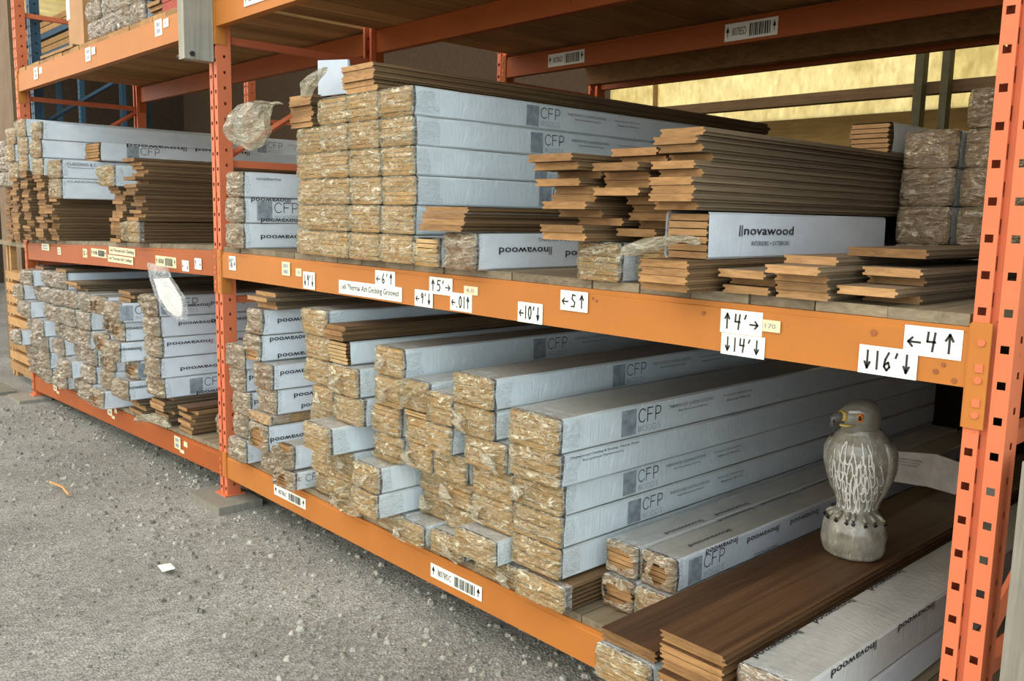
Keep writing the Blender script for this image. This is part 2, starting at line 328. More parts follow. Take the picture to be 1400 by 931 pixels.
def frame(x, y0, zb, zt, label, mat, D=.99, levels=None, foot=True):
    r = empty('rack_upright', (x, y0, 0), label, 'rack upright', 'steel upright frames of the rack')
    post(r, 0, zb, zt, mat); post(r, D, zb, zt, mat, -1)
    for z in (levels or [.5, 1.05, 1.75, 2.36, 3.0]):
        b = MB(); b.box(-.018, .018, PD-.02, D-PD+.02, z, z+.035); b.obj('brace', [mat], r)
    for za, zc, up_ in ((.55, 1.04, 1), (1.1, 1.74, -1), (1.8, 2.35, 1)):
        a = (0, PD-.01, za if up_ > 0 else zc); c = (0, D-PD+.01, zc if up_ > 0 else za)
        b = MB(); b.tube([a, c], .017, 4); b.obj('brace', [mat], r)
    if foot:
        for yy in (0, D-PD):
            b = MB(); b.box(-.06, .06, yy-.02, yy+PD+.02, zb-.008, zb); b.obj('foot_plate', [mat], r)
    return r
def rail(x0, x1, z0, h, y, label, mat=None, dzl=0, conn=True, face=1, group='orange load rails of the rack', drop=.085):
    """load rail from x0 to x1, bottom z0, front face at y; the x0 end sits dzl lower"""
    mat = mat or M_BEAM; r = empty('rack_rail', (x0, y, z0), label, 'shelf rail', group)
    L = x1-x0; b = MB(); P = [(0,0),(0,h-.016),(.004,h-.013),(.004,h),(.03,h),(.03,h-.001),(.046,h-.002),(.046,0)]
    P = [(face*a, c) for a, c in P]
    n = len(P); ang = -dzl/L
    V = [(0, p[0], p[1]-dzl*0-(dzl)) for p in P]+[(L, p[0], p[1]) for p in P]
    b.add(V, [(i,(i+1)%n,n+(i+1)%n,n+i) for i in range(n)]+[tuple(range(n)), tuple(range(n,2*n))])
    bar = b.obj('bar', [mat], r)
    if conn:
        for xe, s, dz in ((0, -1, -dzl), (L, 1, 0)):
            b = MB(); xa, xb = sorted((xe, xe+s*.042)); b.box(xa, xb, -.006*face if face > 0 else 0, 0 if face > 0 else .006, dz-drop, dz+h+.012)
            xa, xb = sorted((xe-s*.004, xe)); b.box(xa, xb, *sorted((-.004*face, .05*face)), dz-drop, dz+h+.008)
            c = b.obj('connector_plate', [mat], r)
            p = MB()
            for q, rr in ((.02, .008), (-.055, .008), (h-.03, .008)):
                if q < -drop: continue
                p.tube([(xe+s*.024, -.0055*face, dz+q), (xe+s*.024, -.009*face, dz+q)], rr, 10)
            for q in (.045, -.03):
                if q < -drop: continue
                p.box(xe+s*.024-.008, xe+s*.024+.008, *sorted((-.006*face, -.0085*face)), dz+q-.008, dz+q+.01)
            p.obj('rivet', [M_POST], c)
    return r
_ns = [0]
def sticker(r, X, Z, w, h, y, txt='', style='hand', mat=None, ly=-.0012, tilt=0, label=None):
    """a paper label on a rail's front face, world x X and z Z are its centre"""
    _ns[0] += 1; ly -= .0014*(_ns[0] % 3)
    o = r.location; x, z = X-o.x, Z-o.z; mat = mat or M_LABEL
    p = Print((x-w/2, ly-.0016, z-h/2), (math.cos(tilt),0,math.sin(tilt)), (-math.sin(tilt),0,math.cos(tilt)))
    b = MB(); b.box(0, w, -.0006, .0006, 0, h); me = b.me('paper_label', [mat]); s = obj('paper_label', me, r, (x-w/2, ly, z-h/2), (0, -tilt, 0))
    if label: s['label'] = label
    if style == 'hand':
        n = len(txt); wd = {"'": .35, '.': .3, '1': .45}; tot = sum(wd.get(c, 1) for c in txt)+.28*(n-1); cw = w*.84/tot; xx = w*.08
        for c in txt:
            q = wd.get(c, 1); hh = h*.62 if c not in '<>' else h*.5
            p.glyphs(c, xx+(q-1)*cw*.5 if q < 1 else xx, h*.2, cw*.9, hh, min(.0052, h*.078)); xx += cw*(q+.28)
    elif style == 'script': p.text(txt, w*.04, h*.22, w*.92, h*.56, 0, .004, .15)
    elif style == 'bar':
        rr = random.Random(txt); p.glyphs('^', w*.03, h*.25, w*.06, h*.5, .004); p.glyphs('^', w*.91, h*.25, w*.06, h*.5, .004)
        p.b.add([p.P(w*(.03), h*.5), p.P(w*.09, h*.5), p.P(w*.06, h*.85)], [(0,1,2)]); p.b.add([p.P(w*.91, h*.5), p.P(w*.97, h*.5), p.P(w*.94, h*.85)], [(0,1,2)])
        p.text(txt, w*.15, h*.28, w*.27, h*.45, 0, 0); xx = w*.48
        while xx < w*.86:
            q = rr.choice((.003, .005, .008))*w/.3; p.quad(xx, h*.14, min(xx+q, w*.87), h*.86); xx += q+rr.choice((.003, .004, .006))*w/.3
    elif style == 'tag':
        for k in range(2): p.quad(w*.2, h*(.16+.42*k), w*.75, h*(.42+.42*k), 1)
    elif style == 'faint': p.text(txt, w*.15, h*.3, w*.6, h*.4, 3)
    elif style == 'torn':
        b2 = MB()
    if p.b.F: obj('lettering', p.b.me('lettering', INKS, fix=False), s, (-(x-w/2), -ly, -(z-h/2))) if not tilt else obj('lettering', p.b.me('lettering', INKS, fix=False), r)
    return s
XL_, XM, XR = -3.62, -.031, 3.694
for y0, nm, ft in ((0, 'front', True), (1.94, 'second', True)):
    for x, d, zt in ((XM, 'between the two bays', 3.2), (XR, 'nearest the camera, with salmon square-holed post' if y0 == 0 else 'at the falcon end', 3.2), (XL_, 'at the far end by the gravel', 3.2)):
        m = M_POST
        frame(x, y0, .03 if x > -3 else -.02, zt, f'orange steel upright frame {d}, {nm} row of the rack', m, .99 if y0 == 0 else .95, foot=ft)
h = .1305
R_MR = rail(.012, 3.651, 1.189, h, 0, 'long bright orange middle shelf rail covered in handwritten length labels')
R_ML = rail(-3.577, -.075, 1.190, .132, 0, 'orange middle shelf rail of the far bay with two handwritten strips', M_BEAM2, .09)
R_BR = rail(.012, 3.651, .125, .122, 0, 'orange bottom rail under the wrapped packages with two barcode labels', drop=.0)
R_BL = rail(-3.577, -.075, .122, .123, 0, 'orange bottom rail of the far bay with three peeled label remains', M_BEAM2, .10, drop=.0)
R_UR = rail(.012, 3.651, 2.43, .125, 0, 'orange top rail of the near bay, front edge of the upper deck')
R_UL = rail(-3.577, -.075, 2.42, .145, 0, 'orange top rail of the far bay below the carton')
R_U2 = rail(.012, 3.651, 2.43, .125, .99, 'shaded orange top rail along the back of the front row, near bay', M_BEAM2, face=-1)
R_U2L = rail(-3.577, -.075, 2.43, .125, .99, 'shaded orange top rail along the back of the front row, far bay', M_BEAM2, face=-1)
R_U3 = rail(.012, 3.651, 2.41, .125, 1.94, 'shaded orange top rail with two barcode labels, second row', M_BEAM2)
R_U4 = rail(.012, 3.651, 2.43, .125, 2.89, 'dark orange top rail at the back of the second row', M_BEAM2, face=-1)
for z, t in ((1.189, 'middle'), (.125, 'bottom')):
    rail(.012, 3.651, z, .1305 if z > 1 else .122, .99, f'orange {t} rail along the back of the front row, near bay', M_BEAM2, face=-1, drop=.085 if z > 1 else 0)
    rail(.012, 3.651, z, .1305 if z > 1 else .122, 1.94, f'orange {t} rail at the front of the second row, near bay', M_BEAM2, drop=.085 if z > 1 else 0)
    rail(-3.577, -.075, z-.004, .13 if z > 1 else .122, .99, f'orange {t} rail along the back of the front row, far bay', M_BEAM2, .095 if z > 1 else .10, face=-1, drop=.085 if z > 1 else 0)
for X, Z, w, hh, t, d in ((.14,1.268,.075,.07,"^6'>",'white label reading 6 feet'),(.895,1.232,.10,.075,"v9'v",None),(1.475,1.278,.135,.062,"<6'^",None),(1.83,1.275,.135,.062,"^5'>",None),
    (1.73,1.222,.11,.062,"<9'v",None),(1.945,1.226,.12,.064,"<.01^",'label with ten feet written upside down'),(2.30,1.222,.115,.066,"<10'v",None),(2.495,1.277,.115,.062,'<S^',None),
    (3.088,1.272,.125,.062,"^4'>",None),(3.097,1.212,.13,.056,"v14'v",None),(3.478,1.222,.135,.066,"v16'v",None),(3.573,1.278,.125,.066,'<4^',None)):
    sticker(R_MR, X, Z, w, hh, 0, t)
sticker(R_MR, 1.365, 1.224, .45, .056, 0, '1x6 Thermal Ash Decking Grooved', 'script', None, -.0012, .0)
sticker(R_MR, .69, 1.272, .075, .062, 0, '', 'tag', M_LABELY); sticker(R_MR, .80, 1.262, .05, .035, 0, '3', 'faint', M_LABELY)
sticker(R_MR, 2.0, 1.272, .075, .03, 0, '4.0', 'faint', M_LABELY); sticker(R_MR, 3.178, 1.272, .05, .03, 0, '170', 'faint', M_LABELY)
def rail_marks(r, items):
    for X, Z, rr in items:
        b = MB(); b.tube([(X-r.location.x, -.0005, Z-r.location.z), (X-r.location.x, -.002, Z-r.location.z)], rr, 10); b.obj('rust_spot', [M_RUST], r)
rail_marks(R_MR, [(3.585,1.215,.006),(3.6,1.232,.005),(3.44,1.285,.008),(2.57,1.292,.004),(2.585,1.285,.004),(2.97,1.285,.006),(3.625,1.2,.006)])
sticker(R_ML, -.90+.18, 1.23, .30, .06, 0, '80786B', 'bar', M_LABELY); sticker(R_ML, -.44, 1.222, .09, .06, 0, "<8'v"); sticker(R_ML, -.27, 1.242, .085, .06, 0, "^7'>")
sticker(R_ML, -1.86, 1.228, .30, .055, 0, '80788B', 'bar', M_LABELY); sticker(R_ML, -1.42, 1.258, .46, .048, 0, '1x6 Thermal Ash Cladding', 'script', M_LABELY)
sticker(R_ML, -1.45, 1.205, .45, .045, 0, '1x6 Thermal Ash Ceilings', 'script', M_LABELY); sticker(R_ML, -2.14, 1.215, .09, .06, 0, "^6'>", 'hand', M_LABELY); sticker(R_ML, -2.72, 1.205, .08, .055, 0, '', 'tag', M_LABELY); sticker(R_ML, -3.06, 1.22, .2, .05, 0, '', 'tag', M_LABELY)
sticker(R_BR, .685, .192, .30, .05, 0, '80786C', 'bar'); sticker(R_BR, 1.935, .183, .30, .054, 0, '80785C', 'bar')
for X, Z in ((-3.0,.085+.06),(-1.77,.175),(-.63,.183)):
    s = sticker(R_BL, X, Z, .09, .075, 0, '', 'tag', M_LABELY); s['label'] = 'peeled torn paper label remains'; sticker(R_BL, X+.11, Z+.012, .05, .03, 0, '', 'none', M_LABELY); sticker(R_BL, X+.06, Z-.04, .06, .02, 0, '', 'none', M_LABELY)
for X, Z in ((-3.07,2.51),(-1.89,2.512),(-.71,2.52)):
    sticker(R_UL, X, Z, .10, .085, 0, '', 'tag'); sticker(R_UL, X+.11, Z+.01, .07, .045, 0, '16', 'faint')
sticker(R_UR, .48, 2.5, .30, .055, 0, '80786D', 'bar')
sticker(R_U3, .545, 2.47, .30, .075, 0, '80786D', 'bar'); sticker(R_U3, 1.81, 2.468, .30, .085, 0, '80785D', 'bar')

# timber blocks, foot blocks
b = MB(); b.box(-.072, -.002, -.155, -.008, 2.26, 3.2); o = b.obj('timber_block', [M_GREYW]); tag(o, 'grey weathered timber bolted to the front of the middle orange post', 'timber')
b = MB(); b.tube([(-.16,-.12,2.285),(.012,-.12,2.285)], .012, 6); bo = b.obj('bolt', [M_DARK], o)
for i, (x, y, L, d) in enumerate(((XM, -.12, .34, 'between the bays'), (XL_, -.16, .45, 'at the far end of the rack'), (XR, -.12, .34, 'nearest the camera'))):
    b = MB(); z1 = .022 if x > -3 else -.028; b.box(x-.17, x+(.2 if x < 3 else .075), y, y+.24, gz(x, 0)-.03, z1)
    tag(b.obj('foot_block', [M_GREYW]), f'weathered timber foot block under the orange upright {d}', 'wood block', 'foot blocks under the uprights')
b = MB(); b.box(-4.4, -3.9, -.2, -.06, -.07, -.03); tag(b.obj('ground_plank', [M_GREYW]), 'weathered plank lying flat on the ground past the far end of the rack', 'plank')
b = MB(); b.box(3.782, 3.875, -.03, .06, -.03, 1.06); tag(b.obj('timber_post', [M_GREYW]), 'grey square timber standing beside the salmon upright at the edge of the photo', 'timber')
b = MB(); b.box(-5.9, -5.2, .35, .45, -.05, 3.6); tag(b.obj('timber_post', [wood('old_brown_timber', (84,66,46), (128,102,72), (40,40,2))]), 'wide weathered board post at the far end of the rack', 'timber')
# far uprights
r = empty('rack_upright', (-3.745, .14, 0), 'blue steel upright frame just past the far orange upright', 'rack upright'); post(r, 0, -.04, 3.6, M_BLUE); post(r, .95, -.04, 3.6, M_BLUE, -1)
b = MB(); b.tube([(0, .07, 2.2), (0, .88, 2.75)], .02, 4); b.obj('brace', [M_BLUE], r)
b = MB(); b.tube([(-17.8+2.4, 4.0, 6.5), (-16.6+2.4, 4.0, 5.0)], .06, 6); tag(b.obj('roof_brace', [paint('red_brace_paint', (190,70,30), (120,60,40))]), 'red diagonal brace in front of the yellow tarp', 'brace')
r = empty('rack_upright', (-13.9, 2.6, 0), 'blue upright frame of the distant lumber rack', 'rack upright'); post(r, 0, -.05, 4.6, M_BLUE); post(r, .7, -.05, 4.6, M_BLUE, -1)
r = empty('rack_upright', (-10.6, 2.6, 0), 'second blue upright frame of the distant lumber rack, hidden half by the carton', 'rack upright'); post(r, 0, -.05, 4.3, M_BLUE); post(r, .7, -.05, 4.3, M_BLUE, -1)
for i, z in enumerate((3.98, 4.30)):
    r = rail(-13.85, -10.65, z, .09, 2.6, f'blue steel rail of the distant rack, {"lower" if i == 0 else "upper"} of the two', M_BLUE, 0, False, group='blue rails of the distant rack')
for i, (z, n) in enumerate(((4.075, 2), (4.395, 2))):
    for k in range(n):
        b = MB(); b.box(-13.8, -10.7, 2.605, 2.9, z+k*.1, z+k*.1+.085)
        tag(b.obj('lumber_board', [M_LUMB]), f'amber lumber on the {"lower" if i == 0 else "upper"} blue rail of the distant rack, {nth(k, n)}', 'lumber', 'lumber on the distant blue rack')

# ------------------------------------------------------------------ deck planks
def deck(x0, x1, y0, y1, z, t, label, mat, w=.178, slope=0, seed=1, group=None):
    rnd = random.Random(seed); n = int((x1-x0)/w); w = (x1-x0)/n; vs = []
    for k in range(3):
        b = MB(); b.box(-w/2+.002, w/2-.002, 0, y1-y0, 0, t); vs.append(b.me('deck_plank', [mat]))
    for i in range(n):
        x = x0+w*(i+.5)
        o = obj('deck_plank', vs[i % 3], None, (x, y0+rnd.uniform(0, .008), z+slope*x), (0, -math.atan(slope), 0))
        tag(o, label+', '+(nth(i, n, 'far end', 'near end') if n <= 20 or i < 20 else nth(i, n, 'far end', 'near end')), 'deck plank', group or label)
zM, zB = 1.3205, .2485
deck(.02, 3.645, .006, 1.93, zM, .026, 'weathered plank of the middle shelf, near bay', M_PLANK, seed=1)
deck(-3.57, -.08, .006, .985, zM+.004, .026, 'weathered plank of the middle shelf, far bay', M_PLANK, slope=.0257, seed=2)
deck(.02, 3.645, .006, 1.93, zB, .024, 'dusty plank of the bottom shelf, near bay', M_PLANK, seed=3)
deck(-3.57, -.08, .006, .985, zB+.001, .024, 'dusty plank of the bottom shelf, far bay', M_PLANK, slope=.02855, seed=4)
deck(.02, 3.645, .006, .985, 2.556, .035, 'brown plank under the upper deck, front row of near bay', M_UPLANK, seed=5)
deck(.02, 3.645, .99, 1.955, 2.556, .035, 'brown plank bridging the rows under the upper deck', M_UPLANK, seed=6)
deck(.02, 3.645, 1.96, 2.89, 2.556, .035, 'brown plank under the upper deck, second row', M_UPLANK, seed=7)
deck(-3.57, -.08, .006, .985, 2.566, .03, 'brown plank under the upper deck, far bay', M_UPLANK, seed=8)
b = MB(); b.box(.1, 3.6, 2.6, 2.68, 2.43, 2.553); tag(b.obj('timber_joist', [M_UPLANK]), 'yellowish timber joist under the upper deck by the tarp', 'timber')

# ------------------------------------------------------------------ wrapped packages
def nova_print(p, x, y, w, hh, flip=True, orange=False):
    """the sleeve's word mark: two slanted bars and lower-case lettering"""
    p.text('novawood', x, y, w, hh, 0, .012, 0, flip)
    xa = x+w*1.02 if flip else x-w*.08
    for k in range(2): p.line([(xa+k*w*.04, y-hh*.1), (xa+k*w*.04+hh*.05, y+hh*1.0)], w*.016, 2 if orange else 0)
def cfp_print(p, x, y, s, square=True, tail=True, blur=False):
    """grey square with a fan of fine lines, thin capitals, spaced capitals below, small print after"""
    if square:
        p.quad(x, y, x+s*.86, y+s, 1)
        for k in range(7): p.line([(x+s*(.12+.0*k), y+s*(.1+.07*k)), (x+s*(.74-.03*k), y+s*(.1+.07*k))], s*.012, 3)
        for k in range(6): p.line([(x+s*(.2+.08*k), y+s*.6), (x+s*(.1+.13*k), y+s*.92)], s*.012, 3)
    p.glyphs('CFP', x+s*.98, y+s*.42, s*.44, s*.52, s*.04, 0, .12)
    p.glyphs('WOODS', x+s*.98, y+s*.06, s*.245, s*.22, s*.02, 1, .2)
    if tail:
        p.text('THERMOWOOD CLADDING & DECKING', x+s*2.9, y+s*.72, s*3.0, s*.13, 0, -.01)
        p.text('Natural Wood, Exceptional Performance', x+s*3.5, y+s*.5, s*2.0, s*.11, 0, .0)
        p.text('Thermowood Cladding & Decking', x+s*6.6, y+s*.72, s*2.2, s*.1, 0, 0); p.text('Natural Wood', x+s*6.9, y+s*.5, s*1.8, s*.09, 0, 0)
def cap_mesh(name, w, h, mat, seed, bulge=.024, fold=.07, hole=None, nx=22, nzv=15, wild=1.0, sidefilm=True):
    sd = seed*3.17; V = []; F = []; I = []
    gu = [-1.9,-1.45,-1.12]+[-1+2*i/nx for i in range(nx+1)]+[1.12,1.45,1.9]
    gv = [-1.9,-1.45,-1.12]+[-1+2*i/nzv for i in range(nzv+1)]+[1.12,1.45,1.9]
    def rid(x, y, z): return 1-2*abs(nz(x, y, z))
    for u in gu:
        for v in gv:
            eu, ev = max(0, abs(u)-1), max(0, abs(v)-1); cu, cv = max(-1, min(1, u)), max(-1, min(1, v)); d = max(eu, ev)
            k = 1-.055*(abs(cu)**5)*(abs(cv)**5); x = cu*w/2*k; z = h/2+cv*h/2*k
            if d > 0: y = fold*d/.9*(1+.3*nz(x*14, z*14, sd)) if d > .2 else .010
            else:
                e = max(abs(cu), abs(cv)); inn = 1-e**5
                f = .45*rid(x*11+sd, z*17+x*6, sd)+.35*rid(x*26-z*14, z*30, sd+5)+.5*nz(x*7, z*9, sd+8)+.25*nz(x*60, z*60, sd+3)
                y = .008*e**6-bulge*wild*(.25+f)*(.25+.75*inn)-.002
                q = .005*inn*wild; x += q*nz(x*40, z*40, sd+9); z += q*nz(x*40, z*40, sd+19)
            if d > 0: x += .002*nz(y*60, z*40, sd+2); z += .0014*nz(y*60, x*40, sd+6)
            V.append((x, y, z))
    m = len(gv)
    for i in range(len(gu)-1):
        for j in range(m-1):
            q = (i*m+j, (i+1)*m+j, (i+1)*m+j+1, i*m+j+1); c = sum((Vector(V[a]) for a in q), Vector())/4
            if hole and any(((c.x-hx)/ra)**2+((c.z-hz)/rb)**2 < 1+.35*nz(c.x*40, c.z*40, sd) and abs(c.y) < .035 for hx, hz, ra, rb in hole): continue
            du = abs(gu[i]+gu[i+1])/2; dv = abs(gv[j]+gv[j+1])/2
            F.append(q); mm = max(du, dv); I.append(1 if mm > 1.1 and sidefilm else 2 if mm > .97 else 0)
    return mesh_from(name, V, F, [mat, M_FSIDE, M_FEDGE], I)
def layers_mesh(w, h, L, n, seed, mats, tongue=True, jit=.012):
    rnd = random.Random(seed); b = MB(); t = h/n
    for k in range(n):
        z0, z1 = k*t+.001, (k+1)*t-.0018; dx = rnd.uniform(-.0025, .0025); y = rnd.uniform(0, jit); a = w/2
        if tongue: P = [(-a+.001,z0),(a-.007,z0),(a-.006,z0+t*.3),(a-.001,z0+t*.38),(a-.001,z0+t*.56),(a-.006,z0+t*.64),(a-.005,z1),(-a+.001,z1),(-a+.006,z0+t*.62),(-a+.006,z0+t*.34)]
        else: P = [(-a,z0),(a,z0),(a,z1),(-a,z1)]
        b.prism([(p[0]+dx, p[1]) for p in P], 1, y, L, 0, 1)
    return b.me('board_ends', mats)
def wrapper_mesh(w, h, y0, L, seed, mat, sag=0):
    sd = seed*1.7; c = .006; V = []; F = []; a = w/2
    prof = [(-a+c,0),(a-c,0),(a,c),(a,h*.5),(a,h-c),(a-c,h),(0,h),(-a+c,h),(-a,h-c),(-a,c)]
    n = len(prof); ys = [y0, y0+.03, .12, .25, .45, .7, 1.0, 1.4, 1.9, L]; ys = [q for q in ys if q < L-.05]+[L]
    for i, y in enumerate(ys):
        for k, (x, z) in enumerate(prof):
            j = .0022 if i < 7 else .001
            yy = y+(.012*nz(x*30, z*40, sd) if i == 0 else 0)
            V.append((x+j*nz(y*9, z*14, sd+k*.3), yy, max(0, z+j*.7*nz(y*7, x*12, sd+5)) if z > 0 else 0))
    for i in range(len(ys)-1):
        F += [(i*n+k, i*n+(k+1)%n, (i+1)*n+(k+1)%n, (i+1)*n+k) for k in range(n)]
    F.append(tuple(range((len(ys)-1)*n, len(ys)*n)))
    me = mesh_from('sleeve', V, F, [mat]); b = bmesh.new(); b.from_mesh(me); bmesh.ops.recalc_face_normals(b, faces=b.faces[:]); b.to_mesh(me); b.free(); return me
def crumple(name, pts_r, mat, label, cat, seed, amp=.25, n=14, squash=(1,1,1), rot=(0,0,0), parent=None):
    """a crumpled closed sheet around a spine of (point, radius)"""
    V = []; F = []; m = len(pts_r); sd = seed*2.3
    for i, (p, r) in enumerate(pts_r):
        for k in range(n):
            a = 2*math.pi*k/n; q = 1+amp*1.4*nz(math.cos(a)*1.8+sd, math.sin(a)*1.8, i*.7)+amp*.7*nz(math.cos(a)*5, math.sin(a)*5+sd, i*1.9)
            V.append(Vector(p)+Vector((r*q*math.cos(a)*squash[0], r*q*math.sin(a)*squash[1], r*amp*.8*nz(a, i, sd))))
    for i in range(m-1): F += [(i*n+k, i*n+(k+1)%n, (i+1)*n+(k+1)%n, (i+1)*n+k) for k in range(n)]
    F += [tuple(range(n))[::-1], tuple(range((m-1)*n, m*n))]
    o = obj(name, mesh_from(name, V, F, [mat]), parent)
    b = bmesh.new(); b.from_mesh(o.data); bmesh.ops.subdivide_edges(b, edges=b.edges[:], cuts=1, use_grid_fill=True)
    for v in b.verts: v.co += .007*Vector((nz(v.co.x*34, v.co.y*34, v.co.z*34), nz(v.co.x*30, v.co.z*30, 4), nz(v.co.y*30, v.co.x*30, 8)))
    b.to_mesh(o.data); b.free()
    return tag(o, label, cat) if label else o
_pk = [0]; PK = {}
def package(label, x0, x1, z0, z1, y, L=2.9, style='cfp', prints=(), cap=None, hole=None, wrap=None, rz=0, group='film-wrapped packages of boards', nl=6, wild=1.0, front=.02):
    _pk[0] += 1; sd = _pk[0]; g = .003
    w, h = x1-x0-2*g, z1-z0-g
    r = empty('board_package', ((x0+x1)/2, y, z0), label, 'package', group, rz)
    bare = style == 'bare'
    me = layers_mesh(w-.006 if not bare else w-.003, h-.004, L if bare else .22, nl, sd, [M_BOARD, M_ENDF if style in ('cfp','bare') else M_ENDD])
    obj('board_ends', me, r)
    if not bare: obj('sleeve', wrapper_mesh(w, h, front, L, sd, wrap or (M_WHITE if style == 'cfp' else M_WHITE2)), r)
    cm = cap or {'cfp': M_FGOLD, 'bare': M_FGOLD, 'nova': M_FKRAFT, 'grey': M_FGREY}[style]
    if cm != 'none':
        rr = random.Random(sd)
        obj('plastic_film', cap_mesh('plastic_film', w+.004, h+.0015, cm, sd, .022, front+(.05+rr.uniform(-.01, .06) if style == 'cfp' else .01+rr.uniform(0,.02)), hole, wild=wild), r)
    if style == 'cfp' and z0 < 1 and x0 > .8 and random.Random(sd*7).random() < .38:
        rr = random.Random(sd*5); cx = rr.choice((-.26, -.1, .1, .26))*w; pts = []
        for t in range(5): pts.append(((cx+.018*(t-2)*rr.choice((-1,1)), -.022-.010*math.sin(t*.8), h*.1+h*.16*t), (.006,.014,.019,.014,.005)[t]*rr.uniform(.9,1.4)))
        crumple('plastic_flare', pts, M_FCLEAR, '', '', sd, .45, 9, (1.3,.5,1), parent=r)
    for q in (() if bare else prints):
        if q[0] == 'top': p = Print((w/2-w*q[2], 0, h+.002), (0,1,0), (-1,0,0)); nova_print(p, q[1], 0, q[3], w*.13, True)
        else: p = Print((w/2+.0028, 0, 0), (0,1,0), (0,0,1))
        if q[0] == 'cfp': cfp_print(p, q[1], h*.1, h*.78, *(q[2:]))
        elif q[0] == 'nova': nova_print(p, q[1], h*q[2], q[3], h*.2, True, len(q) > 4)
        elif q[0] == 'novaup': nova_print(p, q[1], h*q[2], q[3], h*.2, False)
        elif q[0] == 'txt': p.text(q[1], q[2], h*q[3], q[4], h*q[5], 0, 0, 0, len(q) > 6)
        obj('printed_lettering', p.b.me('printed_lettering', INKS, fix=False), r)
    PK[label] = r
    return r
def column(where, look, x0, x1, z0, rows, y=-.03, style='cfp', L=2.9, seed=0, **kw):
    """rows: list of (height, dict) from the bottom up"""
    z = z0; n = len(rows); rnd = random.Random(seed)
    for i, rw in enumerate(rows):
        hh, d = (rw, {}) if isinstance(rw, (int, float)) else rw
        d = dict(d); a = d.pop('x0', x0); c = d.pop('x1', x1); yy = d.pop('y', y+rnd.uniform(-.012, .012)); lk = d.pop('look', look); ll = d.pop('L', L)
        q = dict(kw); q.update(d)
        package(f'{lk}, {nth(i, n)} {where}', a, c, z, z+hh, yy, ll, q.pop('style', style), **q)
        z += hh
    return z
DK, DM = .2735, 1.3475
H = .1072
C = lambda y=.33, **k: dict(prints=[('cfp', y)], **k)
# --- big pile on the middle shelf
lk = 'gold-film package'
U = 'of the tall middle-shelf pile'
for j, (a, c, n, t) in enumerate(((.815,1.035,5,'the post-side column'),(1.04,1.258,6,'the second column'),(1.263,1.48,6,'the third column'),(1.485,1.70,6,'the printed column'))):
    rows = [(.109, dict(y=-.035+.004*i+(.02 if j == 0 else 0), x0=a-.012*max(0,i-2), x1=c-.012*max(0,i-2))) for i in range(n)]
    if j == 3:
        for i in (2,3,4,5): rows[i][1]['prints'] = [('cfp', .60+.02*(4-i))]
    column(f'in {t} {U}', lk if j < 3 else 'gold-film package', a, c, DM, rows, seed=j)
# --- novawood packages behind the middle post, on the middle shelf
column('of three beside the middle post, middle shelf', 'white package', .14, .30, DM, [(.124, dict(prints=[('nova',.1,.35,.24)])), (.124, dict(prints=[('cfp',.08,True,False),('nova',.05,.82,.2),('nova',.1,.0,.2)])), (.124, dict(prints=[('txt','novathermo',.08,.7,.13,.12)]))], style='nova', seed=5)
# --- two short-ended packages in front of the big pile
package('torn open package low between the tall pile and the kraft-ended box', 1.735, 1.885, DM, DM+.105, -.06, 2.6, 'cfp', hole=[(.0,.085,.06,.03)], wild=1.8)
package('kraft-ended white package with upside-down lettering in front of the tall pile', 1.92, 2.085, DM, DM+.128, -.06, 2.6, 'nova', prints=[('nova',.11,.42,.24),('nova',.44,.3,.26),('txt','THERMOWOOD & DECKING',.3,.78,.3,.1,1)], cap=M_FKRAFT)
# --- lower shelf, near bay: the big pile of wrapped packages
LW = 'of the pile under the middle shelf'
t5 = 'of the outermost printed stack, bottom shelf'
column(t5, lk, 2.262, 2.497, DK, [
    (.090, dict(x0=2.295, x1=2.525, style='bare', y=-.04, look='gold-film package without paper')), (H, dict(y=-.015, x0=2.245, x1=2.478)), (H, dict(y=-.01, x0=2.245, x1=2.478, prints=[('cfp',.33)])), (H, dict(y=-.012, x0=2.245, x1=2.478, prints=[('cfp',.30)])),
    (.110, dict(y=-.05, prints=[('txt','Thermowood Cladding & Decking  Natural Wood',.05,.80,.34,.10),('txt','Exceptional Performance',.11,.66,.2,.09)])), (.117, dict(y=-.055, prints=[('cfp',.30)]))], seed=11)
S2 = 'of second stack from the falcon, bottom shelf'
column(S2, lk, 2.02, 2.24, DK, [(.075, dict(x0=2.06,x1=2.285,y=-.02)), (.094, dict(y=-.085,x0=2.02,x1=2.238)), (.109, dict(y=.0)), (.109, dict(y=-.005)), (.107, dict(y=-.03,x0=2.005,x1=2.225)),
    (.107, dict(x0=1.95,x1=2.165,y=-.035)), (.112, dict(x0=1.95,x1=2.165,y=-.04,prints=[('cfp',.62)]))], seed=12)
S3 = 'of third stack from the falcon, bottom shelf'
column(S3, lk, 1.80, 1.995, DK, [(.085, dict(y=-.02)), (.10, dict(y=.05)), (.105, dict(y=.02)), (.105, dict(y=-.01)), (.105, dict(x0=1.79,x1=1.94)), (.118, dict(x0=1.79,x1=1.94,y=-.03))], seed=13)
S4 = 'of fourth stack from the falcon, bottom shelf'
column(S4, lk, 1.628, 1.785, DK, [(.085, dict(y=-.045)), (.10, dict(y=.07)), (.10, dict(y=.06)), (.105, dict(y=-.005)), (.105, dict(y=-.01)), (.03, dict(style='bare', nl=2, cap='none', y=-.03, look='pair of bare brown boards')), (.115, dict(y=-.03, wild=2.2, x1=1.79, look='torn gold-film package'))], seed=14)
S5 = 'of fifth stack from the falcon, bottom shelf'
